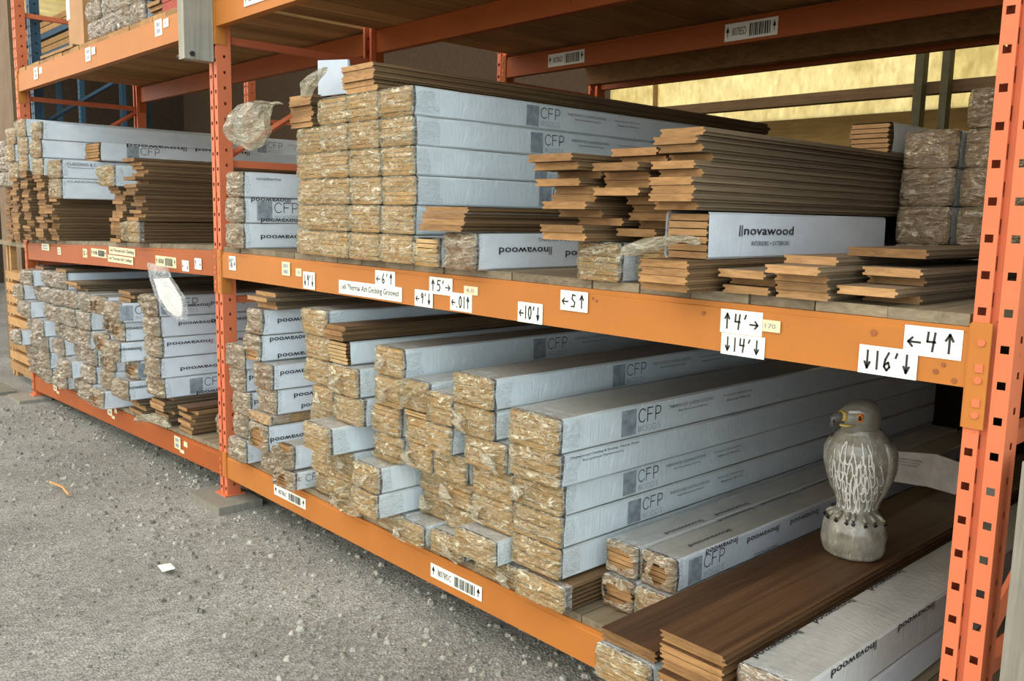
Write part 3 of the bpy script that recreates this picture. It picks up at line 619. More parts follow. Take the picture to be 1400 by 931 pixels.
column(S5, lk, 1.435, 1.62, DK, [(.08, dict(y=-.02)), (.10, dict(y=-.13,x0=1.42,x1=1.60)), (.105, dict(y=-.12,x0=1.42,x1=1.60)), (.105, dict(y=-.02, wild=2)), (.115, dict(x0=1.41,x1=1.60,y=-.02)), (.122, dict(y=-.025)), (.118, dict(y=-.02, prints=[('cfp',.70)]))], seed=15)
S6 = 'of sixth stack from the falcon, bottom shelf'
column(S6, lk, 1.15, 1.37, DK, [(.075, dict(y=-.03, x0=1.12, x1=1.34, wild=2)), (.10, dict(y=-.05, x0=1.11, x1=1.33, wild=2)), (.10, dict(y=-.06,x0=1.11,x1=1.33)), (.118, dict(y=-.16,x0=1.10,x1=1.31)), (.118, dict(y=-.05,x0=1.17,x1=1.385)), (.122, dict(y=-.06,x0=1.14,x1=1.36)), (.10, dict(y=-.05,x0=1.11,x1=1.27, cap='none', look='open-ended dark-board package'))], seed=16)
S7 = 'of the tallest gold-film stack, bottom shelf'
column(S7, lk, .89, 1.09, DK, [(.10, dict(y=.02)), (.10, dict(y=.0)), (.10, dict(y=.02)), (.105, dict(y=-.0)), (.11, dict(x0=.96,x1=1.13,y=-.03)), (.11, dict()), (.105, dict()), (.115, dict(look='gold-film package with long white side', prints=[('cfp',1.0)]))], seed=17)
# --- brown paper packages by the middle post on the bottom shelf
G1 = 'of the brown stack touching the middle post'
rg = random.Random(21)
column(G1, 'brown-ended package', .15, .325, DK, [(.12, dict(prints=[('nova',.03,.5,.22)] if i in (2,3) else (), y=-.03+.03*rg.uniform(-1,1), x1=.325-.03*(i%2))) for i in range(5)], style='nova', seed=21)
G2 = 'of the second brown stack from middle post'
column(G2, 'brown-ended white package', .37, .58, DK, [(.12, dict(x0=.45,x1=.66,prints=[('nova',.02,.4,.2)])), (.125, dict(x0=.40,x1=.58, hole=[(0,.06,.07,.045)], prints=[('nova',.02,.35,.2)], y=-.06)),
    (.05, dict(style='cfp', wrap=M_KRAFT, cap=M_KRAFT, look='flat brown carton sleeve')), (.122, dict(x1=.59,x0=.42,prints=[('nova',.1,.6,.22),('nova',.14,.12,.2)])), (.122, dict(x1=.59,x0=.42,prints=[('nova',.05,.55,.2)])),
    (.128, dict(x0=.335,x1=.475,hole=[(0,.03,.06,.03)],prints=[('nova',.06,.72,.2),('nova',.1,.06,.22)])), (.125, dict(x0=.335,x1=.475,prints=[('nova',.09,.42,.22)]))], style='nova', seed=22)
package('flat torn brown package low behind the first barcode label', .70, .86, DK, DK+.085, -.075, 1.2, 'nova', hole=[(0,.045,.06,.03)], prints=[('txt','SC',.01,.55,.03,.2),('cfp',.0,False,False)], wild=2)
package('crumpled brown package lying askew on the flat torn brown one', .69, .825, DK+.087, DK+.20, -.06, .9, 'nova', rz=-.03, hole=[(0,.10,.06,.02)], wild=2.5)
# --- four packages with oval tears and what lies beside them
D = 'of four beside the bare boards'
package('grey package with ragged hole, lower inner one '+D, 2.535, 2.665, DK, DK+.105, .13, 2.6, 'nova', hole=[(.01,.062,.058,.03)], wrap=M_GREYP, cap=M_FKRAFT)
package('brown film-ended package, lower outer one '+D, 2.672, 2.80, DK, DK+.105, .13, 2.6, 'nova', wrap=M_WHITE2, cap=M_FGOLD)
package('grey-topped package with a wide oval hole, upper inner one '+D, 2.525, 2.655, DK+.106, DK+.216, .155, 2.6, 'nova', hole=[(0,.06,.056,.033)], wrap=M_GREYP, cap=M_FKRAFT, prints=[('top',.18,.12,.2),('top',.47,.12,.2)])
package('grey-topped package with round hole, upper outer one '+D, 2.662, 2.80, DK+.106, DK+.216, .165, 2.6, 'nova', hole=[(.015,.055,.03,.033),(-.045,.062,.014,.022)], wrap=M_WHITE2, cap=M_FKRAFT,
    prints=[('cfp',.07,True,False),('nova',.16,.80,.17),('nova',.40,.62,.19),('nova',.68,.62,.19),('nova',.98,.62,.19),('nova',1.28,.62,.19),('txt','THERMOWOOD',.45,.08,.16,.1,1),('top',.14,.3,.22),('top',.42,.9,.2),('top',.7,.9,.2),('top',1.0,.9,.2)])
package('gold-film package under the two bare boards at the rail', 2.83, 3.025, DK, DK+.098, -.235, 2.7, 'cfp')
package('gold-film package under the seven bare boards', 3.06, 3.255, DK, DK+.098, -.25, 2.7, 'cfp')
package('white package under the big grey-topped one in the near corner', 3.27, 3.44, DK, DK+.098, -.20, 2.9, 'nova', cap=M_FGREY, wrap=M_WHITE2)
package('big grey-topped white package in the near corner by the salmon post', 3.27, 3.44, DK+.099, DK+.212, -.22, 2.9, 'nova', cap=M_FGREY, wrap=M_GREYP, prints=[('nova',.14,.80,.22),('nova',.50,.80,.22),('nova',.86,.80,.22),('top',.05,.86,.2),('top',.34,.86,.2),('top',.66,.86,.2)])
# --- dark shrink-wrapped packages at the back of the middle shelf
column('of the dark stack behind the loose boards', 'dark shrink-wrapped package', 3.03, 3.205, DM, [.123]*4, y=1.0, style='grey', L=.9, cap=M_FKRAFT, wrap=M_GREYP, seed=31)
column('of the dark stack behind the salmon post', 'dark shrink-wrapped package', 3.215, 3.45, DM, [.123]*5, y=1.02, style='grey', L=.88, cap=M_FKRAFT, wrap=M_GREYP, seed=32)

# ------------------------------------------------------------------ loose boards
_bm = {}
def board_mesh(w, t, L, face, end, tongue=True):
    key = (round(w,3), round(t,3), L, face.name, end.name)
    if key not in _bm:
        a = w/2; b = MB()
        P = [(-a+.001,0),(a-.007,0),(a-.007,t*.30),(a,t*.38),(a,t*.62),(a-.007,t*.70),(a-.006,t),(-a,t),(-a,t*.72),(-a+.007,t*.64),(-a+.007,t*.36),(-a+.001,t*.28)]
        b.prism(P, 1, 0, L, 0, 1); _bm[key] = b.me('loose_board', [face, end])
    return _bm[key]
def boards(where, look, x0, x1, z0, n, t, y, L, face=None, end=None, jx=.012, jy=.04, seed=0, group=None, rz=0, x_s=0):
    rnd = random.Random(seed); me = board_mesh(x1-x0, t-.001, L, face or M_BOARD, end or M_END)
    proto = None; z = z0
    for i in range(n):
        o = proto.copy() if proto else bpy.data.objects.new('loose_board', me)
        proto = proto or o; COL.objects.link(o)
        o.location = ((x0+x1)/2+rnd.uniform(-jx, jx)+x_s*i, y+rnd.uniform(-jy, jy), z); o.rotation_euler = (0, 0, rz+rnd.uniform(-.004, .004)); z += t
        tag(o, f'{look}, {nth(i, n)} {where}', 'board', group or f'loose boards {where}')
    return z
lb = 'loose brown board'
boards('of six on the post-side column of the tall pile', lb, .76, .95, DM+5*.109, 6, .0225, -.01, 2.6, end=M_ENDD, jy=.01, seed=1)
boards('of five on top of the tall pile', lb, 1.20, 1.43, DM+6*.109, 5, .021, -.02, 2.8, end=M_ENDD, jy=.012, seed=2)
boards('lying on the kraft-ended white box', lb, 1.83, 2.07, DM+.129, 4, .021, -.10, 2.4, end=M_ENDD, jy=.03, seed=3)
package('short clear-wrapped package under the splayed boards on the middle shelf', 2.515, 2.685, DM, DM+.118, -.02, 2.2, 'cfp', wrap=M_WHITE)
z = boards('of the splayed stack nearest the tall pile', lb, 2.475, 2.655, DM+.119, 5, .0225, -.05, 2.2, jx=.03, jy=.08, seed=4)
boards('of the jutting upper stack nearest the tall pile', lb, 2.42, 2.605, z, 6, .0225, -.08, 2.2, jx=.025, jy=.07, seed=5)
package('clear-wrapped package at the shelf edge under the middle board stack', 2.695, 2.835, DM, DM+.112, .05, 2.2, 'cfp', wild=1.6)
z = boards('of the middle board stack above the shelf edge', lb, 2.685, 2.83, DM+.113, 6, .0225, .03, 2.2, jx=.016, jy=.06, seed=6)
boards('of the upper middle board stack above the shelf edge', lb, 2.65, 2.82, z, 6, .0225, -.04, 2.2, jx=.022, jy=.08, seed=7)
z = boards('of the four pale-ended boards at the shelf edge', 'light-ended board', 2.85, 3.01, DM, 4, .0205, -.13, 1.1, jx=.006, jy=.01, seed=8)
package('long white package with upright lettering under the tall board stack', 2.85, 2.998, DM+.083, DM+.21, -.03, 1.02, 'nova', prints=[('novaup',.16,.52,.26),('txt','INTERIORS + EXTERIORS',.2,.28,.2,.1)], cap='none', wrap=M_WHITE2, front=.0)
boards('of the tall board stack on the long white package', lb, 2.845, 2.99, DM+.211, 10, .0212, -.06, 2.0, M_BOARDG, M_END, jx=.010, jy=.05, seed=9)
package('short package lying on the tall board stack at the back', 2.83, 2.985, DM+.424, DM+.53, 1.0, .9, 'nova', cap='none', wrap=M_GREYP)
boards('of three flat boards on the near shelf', 'flat grey-brown board', 3.03, 3.17, DM, 3, .021, .0, .95, M_BOARDG, M_ENDD, jx=.006, jy=.05, seed=10)
boards('of the five splayed flat boards', 'flat grey-brown board', 3.19, 3.335, DM, 5, .021, -.02, .93, M_BOARDG, M_ENDD, jx=.006, jy=.07, seed=11)
boards('of the flat boards nearest the salmon post', 'flat grey-brown board', 3.355, 3.50, DM, 4, .021, .08, .85, M_BOARDG, M_ENDD, jx=.012, jy=.09, seed=12)
boards('bridging the flat boards nearest the salmon post', 'wide pale-edged board', 3.30, 3.50, DM+.106, 1, .022, .12, .8, M_BOARDG, M_END, seed=13)
# bottom shelf bare boards
boards('of the two at the rail end', 'rich brown bare board', 2.835, 3.03, DK+.10, 2, .019, -.215, 2.8, M_BOARDF, M_END, jx=.004, jy=.012, seed=14)
boards('of the seven under the falcon', 'rich brown bare board', 3.065, 3.258, DK+.10, 7, .0186, -.25, 2.8, M_BOARDF, M_END, jx=.004, jy=.012, seed=15)
boards('on the open-ended package in the tallest group', lb, 1.12, 1.27, DK+.735, 3, .02, -.06, 2.2, end=M_END, seed=16)
boards('of the dusty boards on the brown stack, bottom shelf', 'dusty board', .345, .55, DK+.793, 4, .02, .0, 2.4, M_BOARDG, M_ENDD, jx=.02, seed=17)

# ------------------------------------------------------------------ far bay
def dz(x): return .0262*x
def dzb(x): return .0285*x
# middle shelf
zz = DM+.003
def fcol(x0, x1, nb, np_, where, seed, y=-.05, ph=.125, L=2.6, first=None, t=.0215, jx=.012):
    base = zz+.0262*((x0+x1)/2)+.0262*(x1-x0+.17)/2
    z = boards(where, lb, x0, x1, base, nb, t, y, L, M_BOARD, M_END, jx=jx, jy=.04, seed=seed)
    return z
w1 = 'of the board stack beside the middle post, far bay'
package('short film-wrapped package at the foot of the board stack beside the middle post', -1.16, -.97, zz-.021, zz+.105, -.06, 2.6, 'bare', wild=2)
z1 = boards(w1, lb, -1.15, -.955, zz+.106, 17, .0215, -.03, 2.6, M_BOARD, M_END, jx=.014, jy=.05, seed=41)
z = boards('of the narrow board stack behind the golden bag end', lb, -1.55, -1.36, zz-.033, 16, .0215, .0, 2.6, M_BOARD, M_END, jx=.012, jy=.03, seed=42)
package('gold crinkled package on the narrow board stack, far bay', -1.56, -1.35, z, z+.13, -.06, 2.6, 'cfp', wild=2)
z = boards('of the wide stack bearing blank white paper', lb, -2.80, -2.61, zz-.066, 14, .0215, -.04, 2.6, M_BOARD, M_END, jx=.006, jy=.03, seed=43)
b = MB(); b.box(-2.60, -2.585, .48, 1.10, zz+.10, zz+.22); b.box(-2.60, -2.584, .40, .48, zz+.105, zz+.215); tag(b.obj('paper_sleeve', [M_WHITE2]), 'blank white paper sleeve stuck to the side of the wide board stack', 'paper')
column('on the wide board stack, far bay', 'white-sided package with small lettering', -2.80, -2.52, z, [(.145, dict(prints=[('txt','CLADDING',.05,.82,.2,.1)])), (.135, dict(prints=[('txt','CLADDING & C',.05,.7,.2,.16),('txt','Thermowood',.05,.55,.18,.08)]))], style='grey', cap=M_FGOLD, seed=44)
package('white package with grey square and dark end, jutting over the far bay boards', -2.78, -2.46, z+.281, z+.415, .22, 3.0, 'nova', cap='none', wrap=M_WHITE2, prints=[('cfp',.2,True,False),('nova',.2,.82,.42),('nova',.72,.82,.42),('txt','natural wood',.9,.2,.7,.06),('nova',.75,.08,.5)], nl=6)
for j, (a, c, nb, np_, nm) in enumerate(((-3.02,-2.815,22,3,'second'),(-3.30,-3.10,24,3,'third'),(-3.55,-3.36,22,3,'fourth'))):
    base = zz+.0262*(a+c)/2+.0055
    zt = boards(f"of {nm} board stack from the middle shelf's far end" if j else 'of the board stack behind the white-sided packages', lb, a, c, base, nb, .0215, -.06-.02*j, 2.6, M_BOARD, M_END, jx=.004, jy=.02, seed=45+j)
    column(f'on the {nm} tall board stack, far bay', 'long grey package', a-.01, c+.01, zt, [(.13, {}), (.13, {}), (.13, dict(prints=[('cfp',1.0)] if j == 1 else [('cfp',1.7)] if j == 0 else ()))][:3], y=-.07-.02*j, style='grey', cap=M_FGOLD, seed=50+j)
# bay beyond the far upright
b = MB(); b.box(-5.0, -3.82, .12, .9, 1.17, 1.21); tag(b.obj('shelf_board', [M_PLANK]), 'dark shelf board of the rack beyond the far upright', 'shelf')
b = MB()
for x in (-4.95, -4.84):
    for y in (.16, .8): b.box(x, x+.05, y, y+.05, -.06, 1.169)
tag(b.obj('shelf_trestle', [M_LUMB]), 'timber trestle under the dark shelf beyond the far upright', 'trestle')
for j, x in enumerate((-3.93, -4.17, -4.41)):
    zt = boards(f'of the {ORD[j]} board stack beyond the far upright', lb, x-.19, x, 1.211, 22, .0215, .1, 2.0, M_BOARD, M_END, jx=.004, jy=.02, seed=60+j)
    column(f'on the {ORD[j]} board stack beyond the far upright', 'white-faced package', x-.2, x+.01, zt, [.13,.13,.13], y=.02, style='grey', cap=M_FGREY, seed=63+j)
z = .03
for i in range(9):
    b = MB(); b.box(-4.75, -3.86, .1, 2.6, z, z+.07); tag(b.obj('lumber_board', [M_LUMB]), f'amber sawn lumber beyond the far upright, {nth(i, 9)} of its stack', 'lumber', 'amber lumber beyond the far upright')
    if i < 8:
        b = MB(); b.box(-4.7, -3.88, .25, .32, z+.07, z+.105); b.box(-4.7, -3.88, 2.0, 2.07, z+.07, z+.105); tag(b.obj('spacer_stick', [M_LUMB]), f'spacer sticks in the amber lumber, {nth(i, 8)} pair', 'spacer')
    z += .105
for k in (.2, 1.9):
    b = MB(); b.box(-4.75, -3.86, k, k+.1, -.07, .03); tag(b.obj('ground_bearer', [M_GREYW]), f'ground bearer under the amber lumber, {"front" if k < 1 else "back"} one', 'timber')
# bottom shelf
zb = DK
for j, (a, c, nm) in enumerate(((-.985,-.755,'nearest the middle post'),(-1.41,-1.17,'second from middle post'),(-1.75,-1.47,'third from middle post'),(-2.09,-1.82,'fourth from middle post'),(-2.44,-2.15,'fifth from middle post'),(-2.75,-2.48,'sixth from middle post'),(-3.05,-2.79,'seventh from middle post'),(-3.34,-3.09,'eighth from middle post'),(-3.58,-3.38,'at the far end'))):
    rnd = random.Random(70+j); base = DK+.0285*(a+c)/2+.006
    wh = f'of the stack {nm}, far bottom shelf'
    nb = (8, 5, 0, 0, 0, 0, 0, 0, 0)[j]
    zt = boards(f'under the stack {nm}, far bay', 'dusty brown board', a+.01, c-.01, base, nb, .021, -.0, 2.4, M_BOARDG, M_ENDD, seed=80+j) if nb else base
    rows = []; nr = (5, 5, 6, 6, 6, 7, 7, 7, 7)[j]
    for i in range(nr):
        d = dict(y=-.04+(rnd.uniform(-.10, .05) if j else rnd.uniform(-.015, .015)), x0=a+rnd.uniform(0, .04), x1=c-rnd.uniform(0, .05 if j else .005), wild=1.7)
        if j == 0: d['prints'] = [[('cfp',.16,True,False),('nova',.2,.0,.22),('nova',.5,.0,.24,1)],[('nova',.13,.28,.26,1),('nova',.5,.3,.26)],[('nova',.04,.55,.26,1),('nova',.38,.5,.26)],[('nova',.12,.5,.22),('nova',.32,.55,.26)],[('cfp',.03,True,False),('nova',.11,.35,.2),('nova',.33,.42,.2)]][i]
        elif j == 1: d['prints'] = [('nova',.01,.55,.12)] if i in (0, 2, 3) else [('cfp',.0,True,False)]
        if j in (1,2) and rnd.random() < .5: d['hole'] = [(0,.06,.07,.04)]
        rows.append((.122, d))
    zt = column(wh, 'white-sided package' if j < 3 else 'dusty film-ended package', a, c, zt, rows, style='nova' if j < 3 else 'grey', L=2.5, seed=90+j)
    if j in (1, 4, 5, 7): boards(f'on the stack {nm}, far bay', 'dusty loose board', a+.02, c-.01, zt, 3 if j in (1, 4) else 1, .021, -.02, 2.4, M_BOARDG, M_ENDD, seed=100+j)
zq = DK+.0285*-.5+.008
boards('of the loose pile behind the middle post', 'dusty brown board', -.62, -.44, zq, 6, .021, .02, 2.0, M_BOARD, M_ENDD, seed=111, jy=.03)
boards('lying askew by the middle post, far bay', 'single brown board', -.60, -.47, zq+.127, 1, .02, -.02, 1.6, M_BOARDF, M_END, rz=.02, seed=112)
package('white long package standing in the gap by the middle post, far bay', -.36, -.16, zq+.008, zq+.13, .12, 2.2, 'nova', prints=[('nova',.05,.6,.24),('nova',.38,.6,.24)])

# ------------------------------------------------------------------ crumpled film, sleeves, cartons
def P(*a): return [((x, y, z), r) for x, y, z, r in a]
o = crumple('plastic_flare', P((.66,-.13,1.80,.03),(.62,-.14,1.835,.10),(.61,-.14,1.89,.135),(.63,-.13,1.945,.13),(.68,-.12,1.985,.10),(.74,-.10,1.995,.06),(.80,-.08,1.99,.02)), M_FCLEAR, '', '', 1, .3, squash=(1.05,.6,1))
pk_ = PK['gold-film package, top one in the post-side column of the tall middle-shelf pile']; o.parent = pk_; o.matrix_parent_inverse = Matrix.Translation(-pk_.location)
crumple('plastic_wrap', P((.99,-.06,2.005,.03),(1.02,-.07,2.05,.05),(1.07,-.06,2.085,.045),(1.11,-.05,2.11,.02)), M_FCLEAR, 'twist of clear plastic wrap on top of the tall pile', 'plastic wrap', 2, .3, squash=(1,.6,1))
b = MB(); b.add([(.93,.03,2.02),(1.15,.05,2.02),(1.13,.05,2.155),(.93,.03,2.17),(.93,.04,2.02),(1.15,.06,2.02),(1.13,.06,2.155),(.93,.04,2.17)], [(0,1,2,3),(7,6,5,4),(0,3,7,4),(1,5,6,2),(2,6,7,3),(0,4,5,1)])
tag(b.obj('white_card', [plain('grey_white_card', (176,184,194), .6, 0, .03)]), 'white card standing on top of the tall pile beside the six boards', 'card')
crumple('plastic_wrap', P((2.83,-.16,DM+.09,.02),(2.86,-.15,DM+.11,.05),(2.91,-.12,DM+.135,.06),(2.95,-.085,DM+.14,.045),(2.985,-.08,DM+.125,.02)), M_FCLEAR, 'crumpled clear plastic wrap at the foot of the long white package', 'plastic wrap', 3, .35, squash=(1,.7,1))
crumple('plastic_wrap', P((-.93,-.10,.27,.03),(-.90,-.09,.29,.08),(-.84,-.08,.305,.10),(-.76,-.07,.30,.085),(-.66,-.05,.285,.04)), M_FCLEAR, 'crumpled plastic wrap spilling over the bottom rail of the far bay', 'plastic wrap', 4, .35, squash=(1,.6,1))
# document pouch hanging from the far-bay rail
r = empty('document_pouch', (-.62, -.045, 1.19), 'clear plastic pouch of papers hanging from the far-bay middle rail', 'pouch')
def sheet(name, outline, d, mat, y0):
    b = MB(); n = len(outline); V = [(x, y0+y, z) for x, y, z in outline]+[(x, y0+y+d, z) for x, y, z in outline]
    b.add(V, [tuple(range(n)), tuple(range(n, 2*n))[::-1]]+[(i, n+i, n+(i+1)%n, (i+1)%n) for i in range(n)]); return b.obj(name, [mat], r)
ol = [(-.20,-.012,.03),(.05,-.012,.02),(.10,-.014,-.03),(.30,-.02,-.13),(.34,-.025,-.20),(.33,-.03,-.245),(.24,-.03,-.255),(.10,-.028,-.23),(-.06,-.025,-.15),(-.17,-.014,-.05)]
sheet('paper', [(x*.82+.01, y+.002, z*.9-.012) for x, y, z in ol if z < 0.0], .006, M_GREYP, -.004); sheet('pouch_film', ol, .022, M_FSIDE, -.014)
# flattened white carton at the back
r = empty('flattened_carton', (3.0, 1.5, DK+.232), 'flattened white carton flap standing on the bare boards behind the falcon', 'carton')
o3 = [(-.16,-.02),(.0,.03),(.12,.01),(.26,.06)]
b = MB(); n = len(o3); V = [(x, y, 0) for x, y in o3]+[(x+.02, y, .125+.012*(i % 2)) for i, (x, y) in enumerate(o3)]+[(x, y+.006, 0) for x, y in o3]+[(x+.02, y+.006, .125+.012*(i % 2)) for i, (x, y) in enumerate(o3)]
F = []
for i in range(n-1): F += [(i,i+1,n+i+1,n+i),(2*n+i,3*n+i,3*n+i+1,2*n+i+1),(n+i,n+i+1,3*n+i+1,3*n+i),(i,2*n+i,2*n+i+1,i+1)]
F += [(0,n,3*n,2*n),(n-1,3*n-1,4*n-1,2*n-1)]
b.add(V, F); b.obj('flap', [plain('worn_white_card', (196,184,172), .7)], r)
p = Print((-.13, -.018, .085), (1*.954, .3*.954, 0), (.1,0,1))
for k in range(3): p.text('Thermowood Cladding', .0+.015*k, -.0+.012*(1-k), .11-.02*k, .008, 0)
obj('printed_lettering', p.b.me('printed_lettering', INKS, fix=False), r, (0,-.004,0))
# upper deck load, far bay
r = empty('cardboard_carton', (-2.6, .1, 2.6), 'big brown cardboard carton on the upper deck of the far bay', 'carton')
b = MB(); b.box(0, .32, 0, .5, 0, .52); b.obj('carton_box', [M_CARTON], r)
b = MB(); b.add([(.32,0,.3),(.34,-.03,.52),(.34,.47,.52),(.32,.5,.3)], [(0,1,2,3)]); 
b = MB(); b.box(-.02, .05, -.004, 0, .22, .36); l_ = b.obj('paper_label', [M_LABEL], r)
boards('lying under the carton on the upper deck', 'thin grey board', -2.95, -2.2, 2.5985, 1, .02, .0, .6, M_BOARDG, M_ENDD, seed=120, jx=0, jy=0)
r.location.z = 2.62
for j, (a, c, n) in enumerate(((-1.95,-1.72,3),(-1.70,-1.46,3),(-1.43,-1.22,2),(-1.20,-.99,3))):
    column(f'of the {ORD[j]} stack after the upper-deck carton', 'dusty wrapped package', a, c, 2.599, [.125]*n, y=.03, style='grey', L=.9, seed=130+j, cap=M_FGREY)
boards('of the bare stack near the timber block', lb, -.95, -.76, 2.599, 8, .022, .04, .9, M_BOARD, M_ENDD, seed=135)
b = MB()
for k in range(4): b.box(-.70, -.30, .02, .5, 2.601+k*.05, 2.601+k*.05+.046)
tag(b.obj('red_brick_block', [plain('red_block', (168,70,54), .8)]), 'red wrapped block on the upper deck beside the timber block', 'block')
# scraps on the ground
b = MB(); b.add([(.66,-.62,.006),(.74,-.63,.007),(.75,-.58,.012),(.67,-.57,.006),(.66,-.62,.002),(.74,-.63,.003),(.75,-.58,.008),(.67,-.57,.002)], [(0,1,2,3),(7,6,5,4),(0,4,5,1),(1,5,6,2),(2,6,7,3),(3,7,4,0)])
tag(b.obj('paper_scrap', [M_LABEL]), 'small white paper scrap on the gravel', 'paper scrap')
b = MB(); b.tube([(-.9,-.62,.0),(-.74,-.6,.006),(-.6,-.61,.0)], .008, 5); tag(b.obj('stick', [M_LUMB]), 'thin splinter of wood on the gravel', 'stick')

# ------------------------------------------------------------------ falcon decoy
def falcon(loc, rz):
    r = empty('falcon_decoy', loc, 'grey plastic falcon decoy standing on the bare boards', 'decoy', None, rz)
    PR = [(0,.080,.07,0),(.006,.094,.083,0),(.04,.104,.092,0),(.085,.106,.094,0),(.115,.099,.088,0),(.135,.082,.075,0),(.15,.066,.064,.004),(.165,.064,.066,.008),(.19,.074,.074,.008),(.22,.088,.083,.004),(.26,.102,.092,0),(.30,.110,.097,-.004),(.335,.111,.096,-.006),(.36,.104,.090,-.006),(.383,.088,.078,-.006),(.40,.070,.068,-.008),(.412,.060,.064,-.012)]
    n = 40
    def S(zq, a):
        for (z0,a0,b0,o0),(z1,a1,b1,o1) in zip(PR, PR[1:]):
            if z0 <= zq <= z1:
                t = (zq-z0)/(z1-z0); t = t*t*(3-2*t)*.5+t*.5; A = a0+(a1-a0)*t; B = b0+(b1-b0)*t; O = o0+(o1-o0)*t; break
        k = 1
        if zq < .14: k = 1+.05*nz(math.cos(a)*3, math.sin(a)*3, zq*30)*(1 if zq > .01 else .3)+.02*math.sin(9*a+zq*20)
        if .02 < zq < .13 : k *= 1-.02*math.cos(a*7)
        return Vector((.9*A*k*math.sin(a), .9*(-B*k*math.cos(a)+O), zq))
    zs = [i*.412/56 for i in range(57)]; V = [S(z, 2*math.pi*k/n) for z in zs for k in range(n)]
    F = [(i*n+k, i*n+(k+1)%n, (i+1)*n+(k+1)%n, (i+1)*n+k) for i in range(56) for k in range(n)]+[tuple(range(n))[::-1], tuple(range(56*n, 57*n))]
    k = NT('decoy_grey'); v = k.coord((1,1,1)); a = k.noise(v, 26, 4, .6); s = k.noise(k.coord((60,60,14)), 1.5, 4, .6, 1)
    c = k.ramp(a, [(.3, lin((104,98,84))), (.7, lin((144,138,124)))]); c = k.mix(k.ramp(s, [(.55, (0,0,0,1)), (.75, (.7,.7,.7,1))]), c, lin((196,190,172)))
    k.col(c); k.rough(.3); k.bump(s, .4, .004); k.p.inputs['Coat Weight'].default_value = .5
    MG = k.m; MW = plain('feather_white', (216,214,204), .4); MYe = plain('toe_yellow', (204,168,84), .5); MO = plain('eye_orange', (214,120,50), .25); MK = plain('pupil_black', (16,14,14), .12); MB_ = plain('beak_grey', (96,92,88), .25)
    MH = plain('head_grey', (128,124,110), .32, 0, .15, 30)
    body = obj('body', mesh_from('body', V, F, [MG], smooth=True), r)
    # wings folded along the sides
    for s_ in (-1, 1):
        V = []; F = []; m = 14; nn = 9
        for i in range(m):
            t = i/(m-1); zq = .375-.235*t
            for j in range(nn):
                a = s_*(math.radians(58)+math.radians(98)*(j/(nn-1))*(1-.25*t)+math.radians(22)*t); p = S(max(zq, .15), a); e = math.sin(math.pi*(j/(nn-1)))**.5*math.sin(math.pi*min(1, .12+t*.88))**.5
                q = Vector((p.x, p.y, 0)).normalized(); V.append(p+q*(.001+.010*e+.022*t*max(0, j/(nn-1)-.3)+.0015*math.sin(j*2.4+i*1.3)))
        F = [(i*nn+j, i*nn+j+1, (i+1)*nn+j+1, (i+1)*nn+j) if s_ < 0 else (i*nn+j+1, i*nn+j, (i+1)*nn+j, (i+1)*nn+j+1) for i in range(m-1) for j in range(nn-1)]
        w = obj('wing', mesh_from('wing', V, F, [MG], smooth=True), r); md = w.modifiers.new('t', 'SOLIDIFY'); md.thickness = .006; md.offset = -1
    # tail behind
    b = MB(); b.add([(-.04,.06,.23),(.04,.06,.23),(.035,.095,.10),(-.035,.095,.10),(-.04,.08,.23),(.04,.08,.23),(.035,.108,.10),(-.035,.108,.10)], [(0,1,2,3),(7,6,5,4),(0,4,5,1),(1,5,6,2),(2,6,7,3),(3,7,4,0)]); b.obj('tail', [MG], r)
    # white feather loops painted on the breast
    rnd = random.Random(3); b = MB()
    for row in range(6):
        zc = .345-.031*row; na = 9
        for q in range(na):
            a0 = math.radians(-64+128*((q+(.5 if row % 2 else 0))/na)+rnd.uniform(-4,4)); hw = math.radians(rnd.uniform(3.6,5.2)); hl = rnd.uniform(.026,.038); pts = []; ln = rnd.uniform(-.12,.12)
            if abs(a0) > math.radians(24+46*min(1, .15+row/3.5)): continue
            tw = rnd.choice((.55,.75,.97)); t0 = rnd.uniform(.0,.15)
            for t in range(15):
                th = math.pi*(t0+2*tw*t/14); g_ = .55+.45*math.cos(th)
                pts.append((a0+hw*math.sin(th)*(1.35-g_*.7)+ln*math.cos(th)*.3+.03*nz(th*2, a0*9, row)-a0*.10*math.cos(th), zc-.004+hl*math.cos(th)+.003*nz(th*3, a0*7, row+5)))
            for (a1,z1),(a2,z2) in zip(pts, pts[1:]):
                A = S(z1, a1); B2 = S(z2, a2); nrm = (A+B2); nrm.z = 0; nrm.normalize(); d = (B2-A).normalized(); sd = d.cross(nrm)*rnd.uniform(.0014,.0024); o_ = nrm*.0016
                b.add([A+sd+o_-d*.0005, B2+sd+o_+d*.0005, B2-sd+o_+d*.0005, A-sd+o_-d*.0005], [(0,1,2,3)])
    b.obj('feather_marking', [MW], r)
    # toes and claws on the perch
    for q in range(8):
        a = math.radians(-80+160*q/7+(5 if q < 4 else -5)); p0, p1, p2 = S(.146, a), S(.138, a), S(.124, a); o_ = Vector((math.sin(a), -math.cos(a), 0))
        b = MB(); b.tube([p0-o_*.004, p1+o_*.004, p2+o_*.004+Vector((0,0,.006))], [.005,.0072,.006], 10); t = b.obj('toe', [MG], r, True)
        b = MB(); b.tube([p1+o_*.006+Vector((0,0,.001)), p1+o_*.0085+Vector((0,0,-.006)), p2+o_*.006+Vector((0,0,.007))], [.0035,.006,.004], 10); b.obj('toe_tip', [MYe], t, True)
        b = MB(); b.tube([p2+o_*.005+Vector((0,0,.007)), p2+o_*.008+Vector((0,0,-.002)), p2+o_*.003+Vector((0,0,-.011))], [.0055,.0065,.002], 10); b.obj('claw', [MK], t, True)
    # head: loft turned towards the beak side
    hd = obj('head', None, r) if False else None
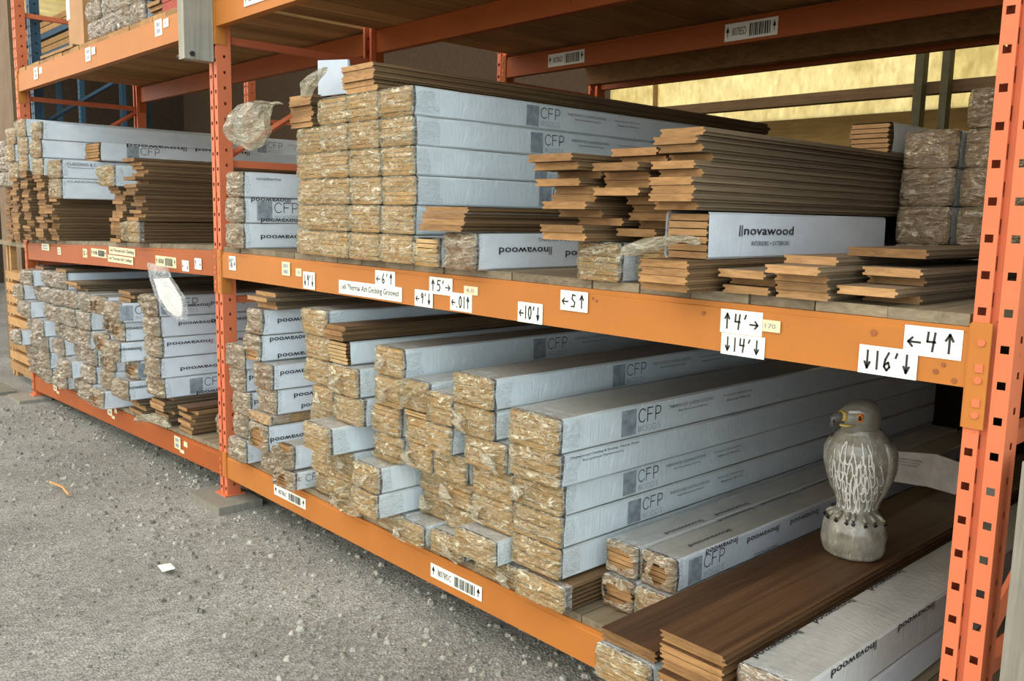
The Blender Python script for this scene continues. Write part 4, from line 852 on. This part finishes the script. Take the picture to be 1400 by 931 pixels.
    V = []; F = []; HP = [(-.015,.056,.062,.0),(.0,.055,.062,-.004),(.018,.057,.066,-.007),(.036,.059,.070,-.010),(.052,.058,.069,-.009),(.066,.053,.062,-.006),(.078,.043,.050,-.002),(.086,.028,.034,.001),(.091,.010,.013,.002)]
    ah = math.radians(-38); R3 = Matrix.Rotation(ah, 3, 'Z'); hb = Vector((0,-.012,.405)); m = 32
    for z, A, B2, O in HP:
        for q in range(m):
            a = 2*math.pi*q/m; f = max(0, math.cos(a)); k = 1+.10*f**6*(1 if .01 < z < .05 else .4)
            V.append(hb+R3 @ Vector((.93*A*math.sin(a)*(1-.12*f), .96*(-B2*k*math.cos(a))+O, z)))
    for i in range(len(HP)-1): F += [(i*m+q, i*m+(q+1)%m, (i+1)*m+(q+1)%m, (i+1)*m+q) for q in range(m)]
    F += [tuple(range(m))[::-1], tuple(range((len(HP)-1)*m, len(HP)*m))]
    h_ = obj('head', mesh_from('head', V, F, [MH], smooth=True), r); sm = h_.modifiers.new('s', 'SUBSURF'); sm.levels = 1; sm.render_levels = 1
    def HPt(x, y, z): return hb+R3 @ Vector((x, y, z))
    b = MB(); b.tube([HPt(0,-.072,.040),HPt(0,-.092,.043),HPt(0,-.108,.036),HPt(0,-.114,.022),HPt(0,-.110,.008)], [.019,.016,.012,.007,.0015], 10); b.obj('beak', [MB_], r, True)
    b = MB(); b.tube([HPt(0,-.068,.041),HPt(0,-.086,.045)], [.021,.018], 10); b.obj('cere', [MYe], r, True)
    for s_ in (-1, 1):
        b = MB(); b.tube([HPt(s_*.017,-.098,.022),HPt(s_*.027,-.080,.020),HPt(s_*.036,-.058,.022)], [.0025,.004,.002], 6); b.obj('mouth_line', [MYe], r, True)
        for nm, rad, out, mt in (('eye_ring', .0155, .0, MO), ('pupil', .0085, .006, MK)):
            bb = bmesh.new(); bmesh.ops.create_uvsphere(bb, u_segments=16, v_segments=10, radius=rad); me = bpy.data.meshes.new(nm); bb.to_mesh(me); bb.free(); me.materials.append(mt)
            me.polygons.foreach_set('use_smooth', [True]*len(me.polygons))
            e = obj(nm, me, r, HPt(s_*(.0375+out*.8), -.042-out*.8, .045)); e.scale = (.7,.7,1)
        if s_ < 0: continue
        b = MB(); b.tube([HPt(s_*.020,-.070,.060),HPt(s_*.037,-.050,.064),HPt(s_*.047,-.022,.060)], [.004,.006,.002], 8); b.obj('brow', [plain('brow_pale', (186,184,176), .4) ], r, True)
falcon((3.145, .615, DK+.2305), math.radians(14))
